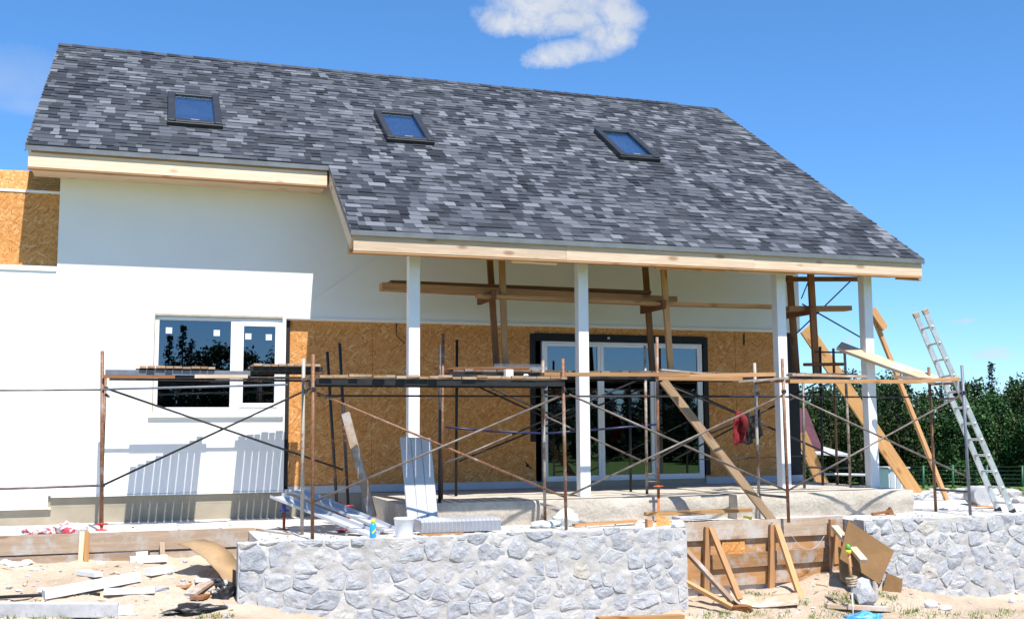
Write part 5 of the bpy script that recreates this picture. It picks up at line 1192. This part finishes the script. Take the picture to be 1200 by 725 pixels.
def far_buildings():
    d = 36.
    c = P(948, 520, y=30); H2 = thing('shed', 'dark red roofed shed glimpsed beyond the house corner', 'shed', (c.x, 30, gz(c.x, 30)))
    g = gz(c.x, 30); z0 = P(980, 527, y=30).z; z1 = P(947, 478, y=32).z; x0 = P(905, 520, y=30).x; x1 = P(962, 520, y=30).x; x2 = P(986, 520, y=30).x
    mb = MB(); mb.box((x0+.3, 30.4, g-.3), (x1-.7, 34, z0-.02)); mb.build('wall', M['board_dark'], H2)
    mb = MB(); xm = P(945, 480, y=32).x; q0 = [(x0, 30, z0), (x1, 30, z0), (x1, 30, z0+.08), (x0, 30, z0+.08)]
    mb.hexa([(x0, 29.9, z0), (x1, 29.9, z0), (x1, 34.4, z0), (x0, 34.4, z0)], [(x0+1, 32.0, z1), (xm, 32.0, z1), (xm, 32.3, z1), (x0+1, 32.3, z1)]); mb.build('roof', M['maroon'], H2)
    mb = MB(); mb.hexa([(x0, 29.5, z0-.05), (x2, 29.5, z0-.2), (x2, 31, z0-.2), (x0, 31, z0-.05)], [(x0, 29.5, z0-.01), (x2, 29.5, z0-.14), (x2, 31, z0+.1), (x0, 31, z0+.2)]); mb.build('eaves_board', M['paver'], H2)
    q = P(1053, 580, y=26); K = thing('white_cabinet', 'small white panelled cabinet standing behind the slab end', 'cabinet', (q.x, 26, gz(q.x, 26))); xa = P(1042, 570, y=26).x; xb = P(1064, 570, y=26).x; za = gz(q.x, 26)-.1; zb_ = P(1050, 549, y=26).z
    mb = MB(); mb.box((xa, 26, za), (xb, 26.5, zb_)); mb.build('body', M['pvc'], K, False, .01); w = (xb-xa)/3
    for k in range(3): mb = MB(); mb.box((xa+w*k+.03, 25.98, za+.25), (xa+w*(k+1)-.03, 25.995, zb_-.08)); mb.build('door', M['pvcgrey'], K)
    mb = MB(); mb.box((xa-.05, 25.93, zb_+.002), (xb+.05, 26.55, zb_+.05)); mb.build('lid', M['paver'], K)
far_buildings()
def grass():
    rr = random.Random(5); mb = MB()
    spots = [(4, 716, .22, 60), (20, 714, .15, 30), (38, 722, .2, 45), (62, 724, .12, 20), (120, 726, .1, 12), (244, 722, .10, 25), (262, 724, .08, 14), (985, 700, .14, 40), (1000, 708, .12, 30), (1040, 700, .1, 35), (1055, 716, .2, 40), (985, 715, .2, 40), (895, 700, .12, 30), (882, 697, .08, 20), (940, 708, .08, 16), (860, 722, .15, 26), (905, 722, .18, 30), (840, 722, .12, 18), (1078, 722, .2, 35), (1130, 722, .22, 30), (1160, 722, .2, 28), (1195, 718, .2, 30), (970, 724, .2, 30), (820, 724, .1, 10), (992, 676, .08, 24), (872, 690, .06, 14)]
    for px, py, r, n in spots:
        c = ground_at(px, min(py, 723))
        for _ in range(n*3):
            a = rr.uniform(0, 6.28); q = r*math.sqrt(rr.random()); x, y = c.x+q*math.cos(a)*1.5, c.y+q*math.sin(a)*.9; z = gz(x, y)-.005; h = rr.uniform(.025, .085); l = Vector((rr.gauss(0, .45), rr.gauss(0, .45), 1)).normalized()*h; w = Vector((math.cos(a), math.sin(a), 0))*rr.uniform(.003, .006)
            p = Vector((x, y, z)); mb.piece(rr.random()); m = p+l*.6; t = p+l+Vector((l.x, l.y, -.1*h))*.6; mb.add([p-w, p+w, m+w*.7, m-w*.7, t], [(0, 1, 2, 3), (3, 2, 4)])
    stuff(mb.build('grass', M['blade'], None), 'thin green grass tufts growing in the sand', 'grass')
    # meadow tufts beyond the terrace
    mb = MB()
    for _ in range(3000):
        a = R(rr.uniform(31, 50)); d = rr.uniform(24, 46); x, y = math.sin(a)*d, math.cos(a)*d; z = gz(x, y); h = rr.uniform(.08, .2)
        for k in range(2):
            b = rr.uniform(0, 6.28); w = Vector((math.cos(b), math.sin(b), 0))*rr.uniform(.08, .2); mb.piece(rr.random()); p = Vector((x, y, z-.02)); mb.add([p-w, p+w, p+w*.6+Vector((0, 0, h)), p-w*.5+Vector((.05, 0, h*.8))], [(0, 1, 2, 3)])
    stuff(mb.build('meadow_grass', M['blade'], None), 'green meadow grass behind the terrace', 'grass')
    # splinters and foam crumbs trodden into the sand
    mb = MB(); mf = MB()
    for _ in range(90):
        px = rr.choice((rr.uniform(0, 275), rr.uniform(800, 1000))); py = rr.uniform(660, 725); c = ground_at(px, py)
        if c.y > 13.9 or (c.x > 1 and c.y > 12.7): continue
        a = rr.uniform(0, 3.1); l = rr.uniform(.02, .09); d = Vector((math.cos(a)*l, math.sin(a)*l, rr.uniform(-.01, .02)))
        if rr.random() < .7: mb.piece().bar(c-d+Vector((0, 0, .008)), c+d+Vector((0, 0, .008)), rr.uniform(.006, .02), .006)
        else: mf.piece(); lump(mf, c+Vector((0, 0, .008)), (rr.uniform(.012, .04), rr.uniform(.01, .03), rr.uniform(.008, .018)), rr.random()*40, .6, 1)
    stuff(mb.build('wood_splinters', M['board'], None), 'wood splinters trodden into the sand', 'debris'); stuff(mf.build('foam_crumbs', M['foam'], None), 'white foam crumbs scattered on the sand', 'debris')
    # grit and pebbles strewn on sand and terrace
    mb = MB()
    for _ in range(380):
        px = rr.choice((rr.uniform(0, 275), rr.uniform(800, 1200))); py = rr.uniform(655, 725); c = ground_at(px, py)
        if c.y > 13.9 or (c.x > 1 and c.y > 12.75): continue
        s = rr.uniform(.006, .022)*(1.6 if rr.random() < .08 else 1); mb.piece(rr.random()); lump(mb, (c.x, c.y, c.z+s*.3), (s*1.2, s, s*.7), rr.random()*50, .4, 1)
    for _ in range(330):
        x = rr.uniform(-2, 13); y = 12.6+abs(rr.gauss(0, .5))
        if x < 1.1: y += 1.6
        if 6.3 < x < 9: y = max(y, 12.95)
        if y > 13.2 and 2.9 < x < 10.5: continue
        s = rr.uniform(.006, .018); mb.piece(rr.random()); lump(mb, (x, y, -.405+s*.3), (s*1.2, s, s*.7), rr.random()*50, .4, 1)
    stuff(mb.build('gravel', M['stone'], None), 'loose pebbles and grit scattered over sand and terrace', 'gravel')
grass()
